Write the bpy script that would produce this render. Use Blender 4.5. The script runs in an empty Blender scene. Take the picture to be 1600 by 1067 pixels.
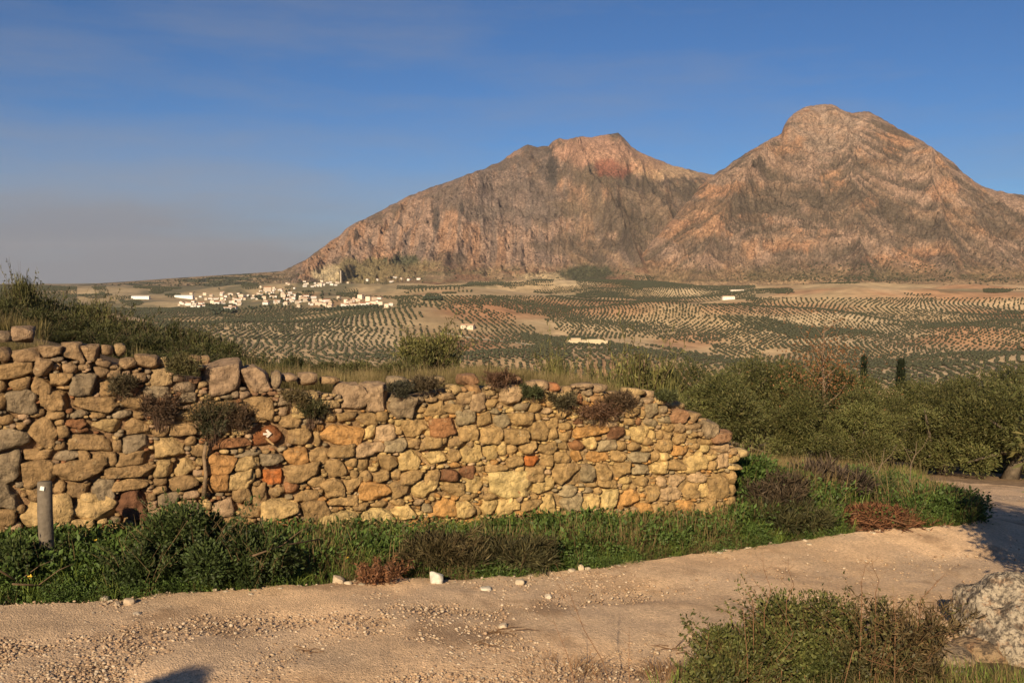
import bpy, math, random
import numpy as np
from mathutils import Vector
random.seed(7); RNG = np.random.default_rng(7)
R = math.radians
scene = bpy.context.scene
COL = scene.collection

# ------------------------------------------------------------------ camera, world, sun, exposure
F = 1537.0                                   # focal length in pixels of the 1600 px wide photograph
PITCH = R(3.48)
EYE = np.array([0.0, 0.0, 2.0])
SUN_AZ, SUN_EL = 16.0, 24.0                 # direction the light travels (left of forward), height of the sun
cam_d = bpy.data.cameras.new('camera'); cam = bpy.data.objects.new('camera', cam_d); COL.objects.link(cam)
cam.location = EYE; cam.rotation_euler = (R(90) - PITCH, 0, 0)
cam_d.sensor_width = 36; cam_d.lens = 36 * F / 1600; cam_d.clip_start = 0.1; cam_d.clip_end = 90000
scene.camera = cam

w = bpy.data.worlds.new('World'); scene.world = w; w.use_nodes = True
nt = w.node_tree; nt.nodes.clear()
def nd(t, typ, **kw):
    n = t.nodes.new(typ)
    for k, v in kw.items(): setattr(n, k, v)
    return n
sky = nd(nt, 'ShaderNodeTexSky', sky_type='NISHITA'); sky.sun_disc = False
sky.sun_elevation = R(SUN_EL); sky.sun_rotation = R(180 + SUN_AZ)
sky.altitude = 900; sky.air_density = .9; sky.dust_density = .15; sky.ozone_density = 5.0
tc = nd(nt, 'ShaderNodeTexCoord')
sep = nd(nt, 'ShaderNodeSeparateXYZ'); nt.links.new(tc.outputs['Generated'], sep.inputs[0])
mp = nd(nt, 'ShaderNodeMapping'); mp.inputs['Scale'].default_value = (2.2, 2.2, 13); mp.inputs['Location'].default_value = (.3, .1, .55)
nt.links.new(tc.outputs['Generated'], mp.inputs[0])
nz = nd(nt, 'ShaderNodeTexNoise'); nz.inputs['Scale'].default_value = 1.6; nz.inputs['Detail'].default_value = 7; nz.inputs['Roughness'].default_value = .58
nt.links.new(mp.outputs[0], nz.inputs['Vector'])
# thin smoke-grey cloud bank, thickest low in the sky towards the left
lo = nd(nt, 'ShaderNodeMapRange', interpolation_type='SMOOTHSTEP'); lo.inputs[1].default_value = .215; lo.inputs[2].default_value = -.02; lo.inputs[3].default_value = 0; lo.inputs[4].default_value = 1
nt.links.new(sep.outputs['Z'], lo.inputs[0])
lf = nd(nt, 'ShaderNodeMapRange', interpolation_type='SMOOTHSTEP'); lf.inputs[1].default_value = .32; lf.inputs[2].default_value = -.42; lf.inputs[3].default_value = .22; lf.inputs[4].default_value = 1.0
nt.links.new(sep.outputs['X'], lf.inputs[0])
m1 = nd(nt, 'ShaderNodeMath', operation='MULTIPLY'); nt.links.new(lo.outputs[0], m1.inputs[0]); nt.links.new(lf.outputs[0], m1.inputs[1])
nr = nd(nt, 'ShaderNodeMapRange'); nr.inputs[1].default_value = .33; nr.inputs[2].default_value = .7; nr.inputs[3].default_value = -.36; nr.inputs[4].default_value = .62
nt.links.new(nz.outputs['Fac'], nr.inputs[0])
nz2 = nd(nt, 'ShaderNodeMath', operation='MULTIPLY_ADD'); nt.links.new(nr.outputs[0], nz2.inputs[0])
wisp = nd(nt, 'ShaderNodeMapRange', interpolation_type='SMOOTHSTEP'); wisp.inputs[1].default_value = .33; wisp.inputs[2].default_value = .12; wisp.inputs[3].default_value = .5; wisp.inputs[4].default_value = .4
nt.links.new(sep.outputs['Z'], wisp.inputs[0]); nt.links.new(wisp.outputs[0], nz2.inputs[1])
m1b = nd(nt, 'ShaderNodeMath', operation='MULTIPLY'); nt.links.new(m1.outputs[0], m1b.inputs[0]); m1b.inputs[1].default_value = 1.05
nt.links.new(m1b.outputs[0], nz2.inputs[2])
cl = nd(nt, 'ShaderNodeClamp'); nt.links.new(nz2.outputs[0], cl.inputs[0]); cl.inputs['Max'].default_value = .93
mx = nd(nt, 'ShaderNodeMix', data_type='RGBA')
stn = nd(nt, 'ShaderNodeVectorMath', operation='MULTIPLY'); stn.inputs[1].default_value = (.45, .735, .95); nt.links.new(sky.outputs[0], stn.inputs[0])
nt.links.new(cl.outputs[0], mx.inputs['Factor']); nt.links.new(stn.outputs[0], mx.inputs[6])
hc = nd(nt, 'ShaderNodeMapRange', interpolation_type='SMOOTHSTEP'); hc.inputs[1].default_value = .015; hc.inputs[2].default_value = .1
nt.links.new(sep.outputs['Z'], hc.inputs[0])
hm = nd(nt, 'ShaderNodeMix', data_type='RGBA'); hm.inputs[6].default_value = (2.0, 2.1, 2.65, 1); hm.inputs[7].default_value = (3.5, 3.75, 4.35, 1)
nt.links.new(hc.outputs[0], hm.inputs['Factor']); nt.links.new(hm.outputs[2], mx.inputs[7])
bg = nd(nt, 'ShaderNodeBackground'); bg.inputs[1].default_value = .05
out = nd(nt, 'ShaderNodeOutputWorld')
nt.links.new(mx.outputs[2], bg.inputs[0]); nt.links.new(bg.outputs[0], out.inputs[0])

sun_d = bpy.data.lights.new('sun', 'SUN'); sun = bpy.data.objects.new('sun', sun_d); COL.objects.link(sun)
sun_d.energy = 5.0; sun_d.angle = R(.53); sun_d.color = (1.0, .80, .53)
_a, _e = R(SUN_AZ), R(SUN_EL)
SUND = np.array([math.sin(_a) * math.cos(_e), math.cos(_a) * math.cos(_e), -math.sin(_e)])
sun.rotation_euler = Vector(SUND).to_track_quat('-Z', 'Y').to_euler()
scene.view_settings.view_transform = 'Standard'; scene.view_settings.look = 'None'
scene.view_settings.exposure = 0.62; scene.view_settings.gamma = 1
scene.render.engine = 'CYCLES'
scene.cycles.max_bounces = 6; scene.cycles.volume_bounces = 0; scene.cycles.use_denoising = True

# ------------------------------------------------------------------ helpers
def sm(a, b, x):
    t = np.clip((np.asarray(x, float) - a) / (b - a), 0, 1); return t * t * (3 - 2 * t)
def _h(ix, iy, iz):
    h = (ix.astype(np.int64) * 374761393 + iy.astype(np.int64) * 668265263 + iz.astype(np.int64) * 2147483647 + 1013904223) & 0xffffffff
    h = ((h ^ (h >> 13)) * 1274126177) & 0xffffffff
    h = ((h ^ (h >> 16)) * 2246822519) & 0xffffffff
    return ((h ^ (h >> 15)) & 0xffffff) / float(0xffffff)
def noise(x, y, z=0.0):
    x, y, z = np.broadcast_arrays(np.asarray(x, float), np.asarray(y, float), np.asarray(z, float))
    fx, fy, fz = np.floor(x), np.floor(y), np.floor(z)
    u, v, q = x - fx, y - fy, z - fz
    u = u * u * u * (u * (u * 6 - 15) + 10); v = v * v * v * (v * (v * 6 - 15) + 10); q = q * q * (3 - 2 * q)
    a = lambda i, j, k: _h(fx + i, fy + j, fz + k)
    def pl(k):
        return (a(0, 0, k) * (1 - u) + a(1, 0, k) * u) * (1 - v) + (a(0, 1, k) * (1 - u) + a(1, 1, k) * u) * v
    p0 = pl(0)
    if not np.any(q): return p0
    return p0 * (1 - q) + pl(1) * q
def fbm(x, y, z=0.0, o=4, g=.5):
    s = 0; a = 1; t = 0
    x = np.asarray(x, float); y = np.asarray(y, float)
    for i in range(o):
        s = s + a * noise(x + 17.3 * i, y - 9.1 * i, np.asarray(z) + 3.7 * i if np.any(z) else 0.0); t += a; a *= g; x = x * 2.03; y = y * 2.03; z = np.asarray(z) * 2.03
    return s / t

def ridged(x, y, o=4, g=.5):
    s = 0; a = 1; t = 0
    for i in range(o):
        n = 1 - np.abs(2 * noise(x + 31.7 * i, y - 13.3 * i) - 1); s = s + a * n * n; t += a; a *= g; x = x * 2.1; y = y * 2.1
    return s / t
def ray(px, py):
    u = (np.asarray(px, float) - 800) / F; v = -(np.asarray(py, float) - 533.5) / F
    y = math.cos(PITCH) + v * math.sin(PITCH); z = -math.sin(PITCH) + v * math.cos(PITCH)
    return u / y, z / y                       # per metre forward
def at(px, py, Y):
    dx, dz = ray(px, py); return np.array([dx * Y, Y + 0 * dx, EYE[2] + dz * Y])
def proj(x, y, z):
    zz = z - EYE[2]
    f = y * math.cos(PITCH) - zz * math.sin(PITCH); up = y * math.sin(PITCH) + zz * math.cos(PITCH)
    return 800 + F * x / f, 533.5 - F * up / f

def tag(o, label=None, cat=None, group=None, kind=None):
    if label: o['label'] = label
    if cat: o['category'] = cat
    if group: o['group'] = group
    if kind: o['kind'] = kind
    return o
def mesh(name, V, Fa, mats=(), col=None, smooth=False, fmat=None):
    V = np.asarray(V, np.float32); me = bpy.data.meshes.new(name)
    if isinstance(Fa, np.ndarray):
        k = Fa.shape[1]; n = len(Fa)
        me.vertices.add(len(V)); me.vertices.foreach_set('co', V.ravel())
        me.loops.add(n * k); me.loops.foreach_set('vertex_index', Fa.astype(np.int32).ravel())
        me.polygons.add(n); me.polygons.foreach_set('loop_start', np.arange(0, n * k, k, dtype=np.int32))
        if smooth: me.polygons.foreach_set('use_smooth', np.ones(n, bool))
        if fmat is not None: me.polygons.foreach_set('material_index', np.asarray(fmat, np.int32))
        me.update(calc_edges=True)
    else:
        me.from_pydata([tuple(map(float, v)) for v in V], [], Fa)
        if smooth: me.polygons.foreach_set('use_smooth', np.ones(len(me.polygons), bool))
        if fmat is not None: me.polygons.foreach_set('material_index', np.asarray(fmat, np.int32))
        me.update()
    for m in (mats if isinstance(mats, (list, tuple)) else [mats]): me.materials.append(m)
    if col is not None:
        c = np.ones((len(V), 4), np.float32); c[:, :3] = col
        a = me.attributes.new('Col', 'FLOAT_COLOR', 'POINT'); a.data.foreach_set('color', c.ravel())
    return me
def obj(name, me, parent=None, loc=(0, 0, 0), rz=0.0, link=True):
    o = bpy.data.objects.new(name, me)
    if link: COL.objects.link(o)
    o.location = tuple(float(c) for c in loc); o.rotation_euler = (0, 0, rz)
    if parent: o.parent = parent
    return o
def empty(name, loc, rz=0.0): return obj(name, None, None, loc, rz)
def copy_tree(o, parent=None):
    c = o.copy(); COL.objects.link(c)
    if parent: c.parent = parent
    for ch in o.children:
        k = ch.copy(); COL.objects.link(k); k.parent = c
        for g in ch.children:
            q = g.copy(); COL.objects.link(q); q.parent = k
    return c
class MB:
    """collects geometry chunks into one mesh"""
    def __init__(s): s.V = []; s.F = []; s.C = []; s.n = 0
    def add(s, V, Fa, c=(1, 1, 1)):
        V = np.asarray(V, float); s.V.append(V); s.F += [tuple(int(i) + s.n for i in f) for f in Fa]
        cc = np.empty((len(V), 3)); cc[:] = c; s.C.append(cc); s.n += len(V)
    def box(s, c, d, col=(1, 1, 1), rz=0):
        x, y, z = np.array(d) / 2.
        P = np.array([[i, j, k] for i in (-x, x) for j in (-y, y) for k in (-z, z)])
        ca, sa = math.cos(rz), math.sin(rz); P = np.c_[P[:, 0] * ca - P[:, 1] * sa, P[:, 0] * sa + P[:, 1] * ca, P[:, 2]] + np.array(c)
        s.add(P, [(0, 1, 3, 2), (4, 6, 7, 5), (0, 4, 5, 1), (2, 3, 7, 6), (0, 2, 6, 4), (1, 5, 7, 3)], col)
    def tube(s, pts, rad, n=6, col=(1, 1, 1), wob=0.0):
        pts = np.asarray(pts, float); m = len(pts); rad = np.broadcast_to(rad, (m,))
        V = []; up = np.array([.31, .22, .92])
        for i in range(m):
            t = pts[min(i + 1, m - 1)] - pts[max(i - 1, 0)]; t = t / (np.linalg.norm(t) + 1e-9)
            a = np.cross(t, up); 
            if np.linalg.norm(a) < .1: a = np.cross(t, [1, 0, 0])
            a /= np.linalg.norm(a); b = np.cross(t, a)
            for k in range(n):
                th = 2 * math.pi * k / n; r = rad[i] * (1 + wob * (RNG.random() - .5))
                V.append(pts[i] + r * (a * math.cos(th) + b * math.sin(th)))
        Fa = [(i * n + k, i * n + (k + 1) % n, (i + 1) * n + (k + 1) % n, (i + 1) * n + k) for i in range(m - 1) for k in range(n)]
        Fa.append(tuple(range(n))[::-1]); Fa.append(tuple(range((m - 1) * n, m * n)))
        s.add(V, Fa, col)
    def mesh(s, name, mats=(), smooth=False):
        return mesh(name, np.concatenate(s.V), s.F, mats, np.concatenate(s.C), smooth)

# ------------------------------------------------------------------ materials
def mat(name, rough=.9, spec=.2, noise_amt=.35, nscale=6., bump=.3, bscale=20., bdist=.02, trans=0., tint=None, detail=6, coarse=None, vor=0., base=None):
    m = bpy.data.materials.new(name); m.use_nodes = True; t = m.node_tree; t.nodes.clear()
    p = nd(t, 'ShaderNodeBsdfPrincipled'); p.inputs['Roughness'].default_value = rough; p.inputs['Specular IOR Level'].default_value = spec
    o = nd(t, 'ShaderNodeOutputMaterial')
    if base is None:
        a = nd(t, 'ShaderNodeAttribute', attribute_name='Col'); c = a.outputs['Color']
    else:
        a = nd(t, 'ShaderNodeRGB'); a.outputs[0].default_value = (*base, 1); c = a.outputs[0]
    g = nd(t, 'ShaderNodeNewGeometry')
    def mul(c, sc, lo_, hi_, det=detail, ro=.6):
        n = nd(t, 'ShaderNodeTexNoise'); n.inputs['Scale'].default_value = sc; n.inputs['Detail'].default_value = det; n.inputs['Roughness'].default_value = ro
        t.links.new(g.outputs['Position'], n.inputs['Vector'])
        r = nd(t, 'ShaderNodeMapRange'); r.inputs[1].default_value = .3; r.inputs[2].default_value = .7; r.inputs[3].default_value = lo_; r.inputs[4].default_value = hi_
        t.links.new(n.outputs['Fac'], r.inputs[0])
        x = nd(t, 'ShaderNodeVectorMath', operation='SCALE'); t.links.new(c, x.inputs[0]); t.links.new(r.outputs[0], x.inputs['Scale'])
        return x.outputs[0]
    if noise_amt: c = mul(c, nscale, 1 - noise_amt, 1 + noise_amt)
    if coarse: c = mul(c, coarse[0], 1 - coarse[1], 1 + coarse[1])
    if tint:      # patches of a second colour (lichen, stains): (colour, scale, threshold, strength)
        for (tc_, sc, th, st) in tint:
            n = nd(t, 'ShaderNodeTexNoise'); n.inputs['Scale'].default_value = sc; n.inputs['Detail'].default_value = 5; n.inputs['Roughness'].default_value = .65
            t.links.new(g.outputs['Position'], n.inputs['Vector'])
            r = nd(t, 'ShaderNodeMapRange'); r.inputs[1].default_value = th; r.inputs[2].default_value = th + .1; r.inputs[3].default_value = 0; r.inputs[4].default_value = st
            t.links.new(n.outputs['Fac'], r.inputs[0])
            x = nd(t, 'ShaderNodeMix', data_type='RGBA'); t.links.new(r.outputs[0], x.inputs['Factor']); t.links.new(c, x.inputs[6]); x.inputs[7].default_value = (*tc_, 1)
            c = x.outputs[2]
    t.links.new(c, p.inputs['Base Color'])
    if bump:
        n = nd(t, 'ShaderNodeTexNoise'); n.inputs['Scale'].default_value = bscale; n.inputs['Detail'].default_value = 8; n.inputs['Roughness'].default_value = .65
        t.links.new(g.outputs['Position'], n.inputs['Vector']); h = n.outputs['Fac']
        if vor:
            vn = nd(t, 'ShaderNodeTexVoronoi'); vn.inputs['Scale'].default_value = bscale * 1.7; t.links.new(g.outputs['Position'], vn.inputs['Vector'])
            ad = nd(t, 'ShaderNodeMath', operation='MULTIPLY_ADD'); t.links.new(vn.outputs['Distance'], ad.inputs[0]); ad.inputs[1].default_value = vor; t.links.new(h, ad.inputs[2]); h = ad.outputs[0]
        b = nd(t, 'ShaderNodeBump'); b.inputs['Strength'].default_value = bump; b.inputs['Distance'].default_value = bdist
        t.links.new(h, b.inputs['Height']); t.links.new(b.outputs[0], p.inputs['Normal'])
    if trans:
        tr = nd(t, 'ShaderNodeBsdfTranslucent'); t.links.new(c, tr.inputs['Color'])
        ms = nd(t, 'ShaderNodeMixShader'); ms.inputs[0].default_value = trans
        t.links.new(p.outputs[0], ms.inputs[1]); t.links.new(tr.outputs[0], ms.inputs[2]); t.links.new(ms.outputs[0], o.inputs[0])
    else: t.links.new(p.outputs[0], o.inputs[0])
    return m
M_GROUND = mat('earth', noise_amt=.45, nscale=5, bump=.6, bscale=14, bdist=.05)
M_ROAD = mat('dirt_and_gravel', noise_amt=.32, nscale=42, bump=.6, bscale=55, bdist=.013, coarse=(1.3, .2), vor=.6, tint=[((.22, .125, .065), 1.1, .53, .55), ((.24, .15, .09), 60, .58, .5), ((.66, .52, .38), 75, .6, .5)])
M_FIELD = mat('field_soil', noise_amt=.3, nscale=.03, bump=0, coarse=(.006, .15))
M_ROCKFACE = mat('mountain_rock', noise_amt=.5, nscale=.09, bump=1.0, bscale=.06, bdist=26, coarse=(.02, .25), detail=8, tint=[((.075, .06, .045), .085, .53, .5), ((.07, .055, .04), .03, .57, .4)])
M_STONE = mat('wall_stone', noise_amt=.42, nscale=15, bump=1.0, bscale=24, bdist=.045, tint=[((.20, .13, .075), 5, .56, .55), ((.42, .33, .2), 17, .6, .5), ((.045, .038, .03), 11, .63, .65)])
M_CORE = mat('wall_rubble_fill', noise_amt=.5, nscale=9, bump=1, bscale=22, bdist=.05)
M_BOULDER = mat('limestone_boulder', noise_amt=.35, nscale=9, bump=1, bscale=16, bdist=.06, tint=[((.30, .15, .07), 14, .54, .6), ((.05, .04, .035), 34, .49, .75), ((.04, .032, .028), 9, .5, .75)])
M_PEBBLE = mat('pebble', noise_amt=.25, nscale=30, bump=.3, bscale=60, bdist=.01)
M_LEAF = mat('leaf', rough=.55, spec=.25, noise_amt=.2, nscale=3, bump=0, trans=.25)
M_DRY = mat('dry_stem', rough=.8, noise_amt=.25, nscale=12, bump=0, trans=.1)
M_BARK = mat('bark', noise_amt=.4, nscale=9, bump=.8, bscale=16, bdist=.03)
M_POST = mat('weathered_post', noise_amt=.3, nscale=22, bump=.6, bscale=40, bdist=.008)
M_PAINT = mat('white_paint', noise_amt=.18, nscale=40, bump=.3, bscale=60, bdist=.004)
M_WALLW = mat('house_wall', noise_amt=.08, nscale=.3, bump=0)
M_ROOF = mat('roof_tile', noise_amt=.2, nscale=.4, bump=0)
M_FAR = mat('far_foliage', rough=.8, noise_amt=.3, nscale=.5, bump=0)
M_CLOTH = mat('cloth', noise_amt=.1, bump=0)

# ------------------------------------------------------------------ terrain height
W0 = at(-110, 440, 7.3)[:2]; W1 = at(1163, 440, 10.1)[:2]
WT = (W1 - W0); WL = float(np.linalg.norm(WT)); WT = WT / WL; WANG = math.atan2(WT[1], WT[0])
WN = np.array([WT[1], -WT[0]])              # faces the track
def wall_sd(x, y):
    rx, ry = x - W0[0], y - W0[1]
    return rx * WT[0] + ry * WT[1], -(rx * WN[0] + ry * WN[1])
def wall_px(px, py, off=0.0):
    """pixel -> (s, z) on the plane lying off metres behind the wall face"""
    dx, dz = ray(px, py)
    num = (W0[0] - WN[0] * off - EYE[0]) * WN[0] + (W0[1] - WN[1] * off - EYE[1]) * WN[1]
    Y = num / (dx * WN[0] + WN[1])
    s, _ = wall_sd(dx * Y, Y); return s, EYE[2] + dz * Y
TOP_PX = [(-160, 548), (0, 548), (60, 552), (130, 556), (200, 566), (260, 580), (330, 592), (430, 604), (500, 612), (560, 618), (650, 618), (700, 606), (800, 600), (900, 602), (980, 612), (1040, 628), (1058, 650), (1100, 662), (1130, 680), (1163, 712)]
_ts = [wall_px(a, b) for a, b in TOP_PX]; TS = np.array([t[0] for t in _ts]); TZ = np.array([t[1] for t in _ts])
def ztop(s): return np.interp(s, TS, TZ)
sp = lambda v, k=1.0: np.logaddexp(0, np.asarray(v, float) / k) * k
FR = np.log(np.array([20, 50, 100, 180, 300, 600, 1000, 1300, 1600, 2000, 2500, 3000, 3500, 4000, 4500, 5200, 6500, 10000, 30000.]))
FZ = np.array([-2, -7, -22, -42, -66, -90, -96, -91, -84, -75, -63, -53, -41, -29, -17, -12, -20, -38, -55.])
def zg(x, y):
    x = np.asarray(x, float); y = np.asarray(y, float); r = np.hypot(x, y) + 1e-6
    xc = 12 * np.tanh((x - 4) / 14.) + 4
    yy = np.clip(y, -6, 120)
    nb = -.07 * (xc + 4) - .05 * (yy - 7) - .08 * sp(yy - 12, 1.2) - .3 * sp(yy - 44, 3)
    s, d = wall_sd(x, y)
    zt = ztop(s) - .07 - .11 * sp(d - 1.2, .3) - .2 * sp(d - 8, .8) + .3 * sm(2.5, -1, s) * sm(.4, 2, d) + .12 * (fbm(x * .8, y * .8, o=2) - .5)
    wt = sm(.12, .42, d) * (1 - sm(WL - .9, WL + 1.6, s + .0 * d)) * (1 - sm(16, 34, d))
    z = nb + wt * (zt - nb)
    # bank beside the near edge of the track, where the photographer stands
    z = z + .12 * sm(.1, 1.5, x + (3.2 - y) * .55) * sm(5.7, 4.3, y) * sm(-8, -4, y)
    # grassy mound beyond the end of the wall
    z = z + .28 * np.exp(-(((x - 3.9) / 1.7) ** 2 + ((y - 11.0) / 1.2) ** 2))
    z = z + .05 * (fbm(x * 1.1, y * 1.1, o=3) - .5)
    far = np.interp(np.log(r), FR, FZ)
    und = sm(350, 1000, r) * (1 - .75 * sm(3600, 5000, r))
    far = far + und * (118 * (fbm(x / 520. + 3.1, y / 640. + 1.7, o=3, g=.42) - .5)) + .9 * sm(3500, 9000, r) * 30 * (fbm(x / 2500. + 5, y / 2500., o=3) - .5)
    b = sm(55, 190, r)
    return z * (1 - b) + far * b
def hit(px, py, y0=2.5, y1=90.):
    dx, dz = ray(px, py); Y = np.linspace(y0, y1, 3000); d = EYE[2] + dz * Y - zg(dx * Y, Y)
    i = np.argmax(d < 0) if np.any(d < 0) else len(Y) - 1
    return np.array([dx * Y[i], Y[i], float(zg(dx * Y[i], Y[i]))])

# ------------------------------------------------------------------ ground sheet
def parcels():
    P = []; yy = 600.
    while yy < 5200:
        st = 105 + yy * .03
        for xx in np.arange(-yy * .75, yy * .75, st * 1.35):
            P.append((xx + (RNG.random() - .5) * st * .9, yy + (RNG.random() - .5) * st * .8))
        yy += st
    return np.array(P)
PAR = parcels(); NP_ = len(PAR)
PAR_ANG = RNG.random(NP_) * math.pi; PAR_SP = RNG.uniform(8.6, 12.0, NP_); PAR_KIND = RNG.random(NP_); PAR_TONE = RNG.random(NP_)
def nearest_parcel(x, y):
    x = x + 60 * (fbm(x / 160., y / 160., o=2) - .5); y = y + 60 * (fbm(x / 160. + 9, y / 160., o=2) - .5)
    idx = np.zeros(len(x), int)
    for i in range(0, len(x), 20000):
        j = slice(i, i + 20000)
        idx[j] = np.argmin((x[j, None] - PAR[None, :, 0]) ** 2 + (y[j, None] - PAR[None, :, 1]) ** 2, 1)
    return idx
def town_mask(px, py):          # the built-up patch and its surroundings, seen from above as a blob of ground
    return None
def build_ground():
    az = np.concatenate([np.arange(-180, -36, 4.), np.arange(-36, 36, .16), np.arange(36, 180, 4.)])
    rr = [0.6]
    while rr[-1] < 30000: rr.append(rr[-1] * (1.014 if rr[-1] > 3.5 else 1.06))
    rr = np.array(rr); A, Rr = np.meshgrid(R(1) * az, rr)
    X = Rr * np.sin(A); Y = Rr * np.cos(A); Z = zg(X.ravel(), Y.ravel()).reshape(X.shape)
    n, m = X.shape
    V = np.c_[X.ravel(), Y.ravel(), Z.ravel()]
    i, j = np.meshgrid(np.arange(n - 1), np.arange(m), indexing='ij'); j2 = (j + 1) % m
    Q = np.stack([i * m + j, i * m + j2, (i + 1) * m + j2, (i + 1) * m + j], -1).reshape(-1, 4)[:, ::-1]
    # soil colours
    x, y, z_ = V[:, 0], V[:, 1], V[:, 2]; r = np.hypot(x, y)
    c = np.empty((len(V), 3)); c[:] = (.135, .085, .045)
    s, d = wall_sd(x, y)
    gr = sm(.35, .65, fbm(x * .9, y * .9, o=3))[:, None]
    c = c * (1 - .5 * gr) + np.array([.075, .075, .03]) * .5 * gr
    pale_dirt = (sm(13, 18, y) * sm(2, 6, x))[:, None]; c = c * (1 - pale_dirt) + np.array([.30, .20, .12]) * pale_dirt  # paler dirt beyond the wall, under the olives on the right
    far = r > 120
    idx = np.full(len(V), -1); f = (r > 500) & (r < 5600) & (np.abs(np.degrees(np.arctan2(x, y))) < 37)
    idx[f] = nearest_parcel(x[f], y[f])
    base = np.array([.43, .31, .175])
    red = np.array([.38, .19, .10]); pale = np.array([.50, .38, .23]); green = np.array([.10, .105, .055])
    fc = np.empty((len(V), 3)); fc[:] = base
    n1 = fbm(x / 420., y / 420., o=4)[:, None]
    fc = fc * (1 - .7 * sm(.54, .7, n1)) + red * .7 * sm(.54, .7, n1)
    n2 = fbm(x / 300. + 31, y / 300., o=3)[:, None]
    fc = fc * (1 - .8 * sm(.52, .72, n2)) + pale * .8 * sm(.52, .72, n2)
    k = idx >= 0
    tone = np.where(k, PAR_TONE[np.maximum(idx, 0)], .5)[:, None]; fc *= .82 + .36 * tone
    dark = (k & (PAR_KIND[np.maximum(idx, 0)] > .92))[:, None]; fc = np.where(dark, fc * .45 + green * .55, fc)
    gx, gy = proj(x, np.maximum(y, 50), z_)
    for (cx, cy, rx, ry) in ((860, 485, 170, 13), (1085, 532, 60, 14), (1210, 482, 150, 12), (1000, 470, 120, 6), (700, 540, 60, 12)):
        q = np.where(y > 600, sm(1.2, .6, np.hypot((gx - cx) / rx, (gy - cy) / ry) + .7 * (fbm(x / 120., y / 200., o=3) - .5)), 0)[:, None]; fc = fc * (1 - .6 * q) + red * .6 * q
    q = (np.where(y > 900, 1, 0) * sm(680, 560, gx) * sm(500, 485, gy) * (.35 + .65 * sm(.4, .6, fbm(x / 130., y / 330., o=4))))[:, None]; fc = fc * (1 - .85 * q) + np.array([.11, .105, .06]) * .85 * q
    fp = sm(5200, 8000, r)[:, None]; stripes = fbm(x / 900., y / 260., o=4)[:, None]
    plain = np.array([.085, .09, .07]) * (1 - sm(.48, .62, stripes)) + np.array([.27, .21, .14]) * sm(.48, .62, stripes)
    fc = fc * (1 - fp) + plain * fp
    b = sm(60, 300, r)[:, None]; hill = np.array([.16, .13, .07])
    c = c * (1 - b) + hill * b; b2 = sm(400, 800, r)[:, None]; c = c * (1 - b2) + fc * b2
    fm = (Rr[:-1, :] > 110).astype(int).ravel()
    o = obj('ground', mesh('ground', V, Q, [M_GROUND, M_FIELD], c, True, fm)); tag(o, kind='structure')
build_ground()

# ------------------------------------------------------------------ the track
EDGE_PX = [(-220, 968), (0, 958), (110, 950), (200, 942), (300, 936), (400, 930), (500, 919), (600, 915), (680, 913), (760, 909), (850, 903), (930, 893), (1000, 884), (1080, 873), (1150, 864), (1230, 852), (1300, 844), (1370, 836), (1430, 831), (1490, 827), (1525, 818), (1520, 800), (1480, 775), (1440, 752)]
EDGE = np.array([hit(a, b)[:2] for a, b in EDGE_PX])
def build_track():
    near = []
    for k, (x, y) in enumerate(EDGE):
        if k < 19: near.append((x * .92 + .25, y - 3.3 - .012 * k * k * .0))
        else: near.append((x + 2.2 + .25 * (k - 18), y - 2.2 + .25 * (k - 19)))
    near = np.array(near)
    # resample both edges
    def res(P, n):
        q = np.linspace(0, len(P) - 1, n); i = np.arange(len(P)); return np.c_[np.interp(q, i, P[:, 0]), np.interp(q, i, P[:, 1])]
    n, m = 300, 60
    A = res(EDGE, n); B = res(near, n)
    t = np.linspace(0, 1, m)[None, :, None]
    wob = (fbm(np.arange(n) * .13, np.zeros(n), o=3) - .5)[:, None, None] * .22
    P = A[:, None, :] * (1 - t) + B[:, None, :] * t
    P[..., 1] += (wob * (1 - t))[..., 0]
    x, y = P[..., 0].ravel(), P[..., 1].ravel()
    z = zg(x, y) + .04 + .035 * (fbm(x * 2.3, y * 2.3, o=3) - .5) * 1.0
    tt = np.broadcast_to(t[..., 0], (n, m)).ravel(); z = z - .014 * np.exp(-((tt - .27) / .06) ** 2) - .016 * np.exp(-((tt - .72) / .07) ** 2)
    z = z + .012 * (fbm(x * 14, y * 14, o=2) - .5)
    i, j = np.meshgrid(np.arange(n - 1), np.arange(m - 1), indexing='ij')
    Q = np.stack([i * m + j, i * m + j + 1, (i + 1) * m + j + 1, (i + 1) * m + j], -1).reshape(-1, 4)[:, ::-1]
    c = np.empty((n * m, 3)); c[:] = (.66, .45, .27)
    g = sm(.45, .65, fbm(x * .7 + 5, y * .9, o=3))[:, None]; c = c * (1 - .35 * g) + np.array([.40, .32, .24]) * .35 * g
    o = obj('dirt_track', mesh('dirt_track', np.c_[x, y, z], Q, M_ROAD, c, True)); tag(o, kind='structure')
    return P
TRACK = build_track()

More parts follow.
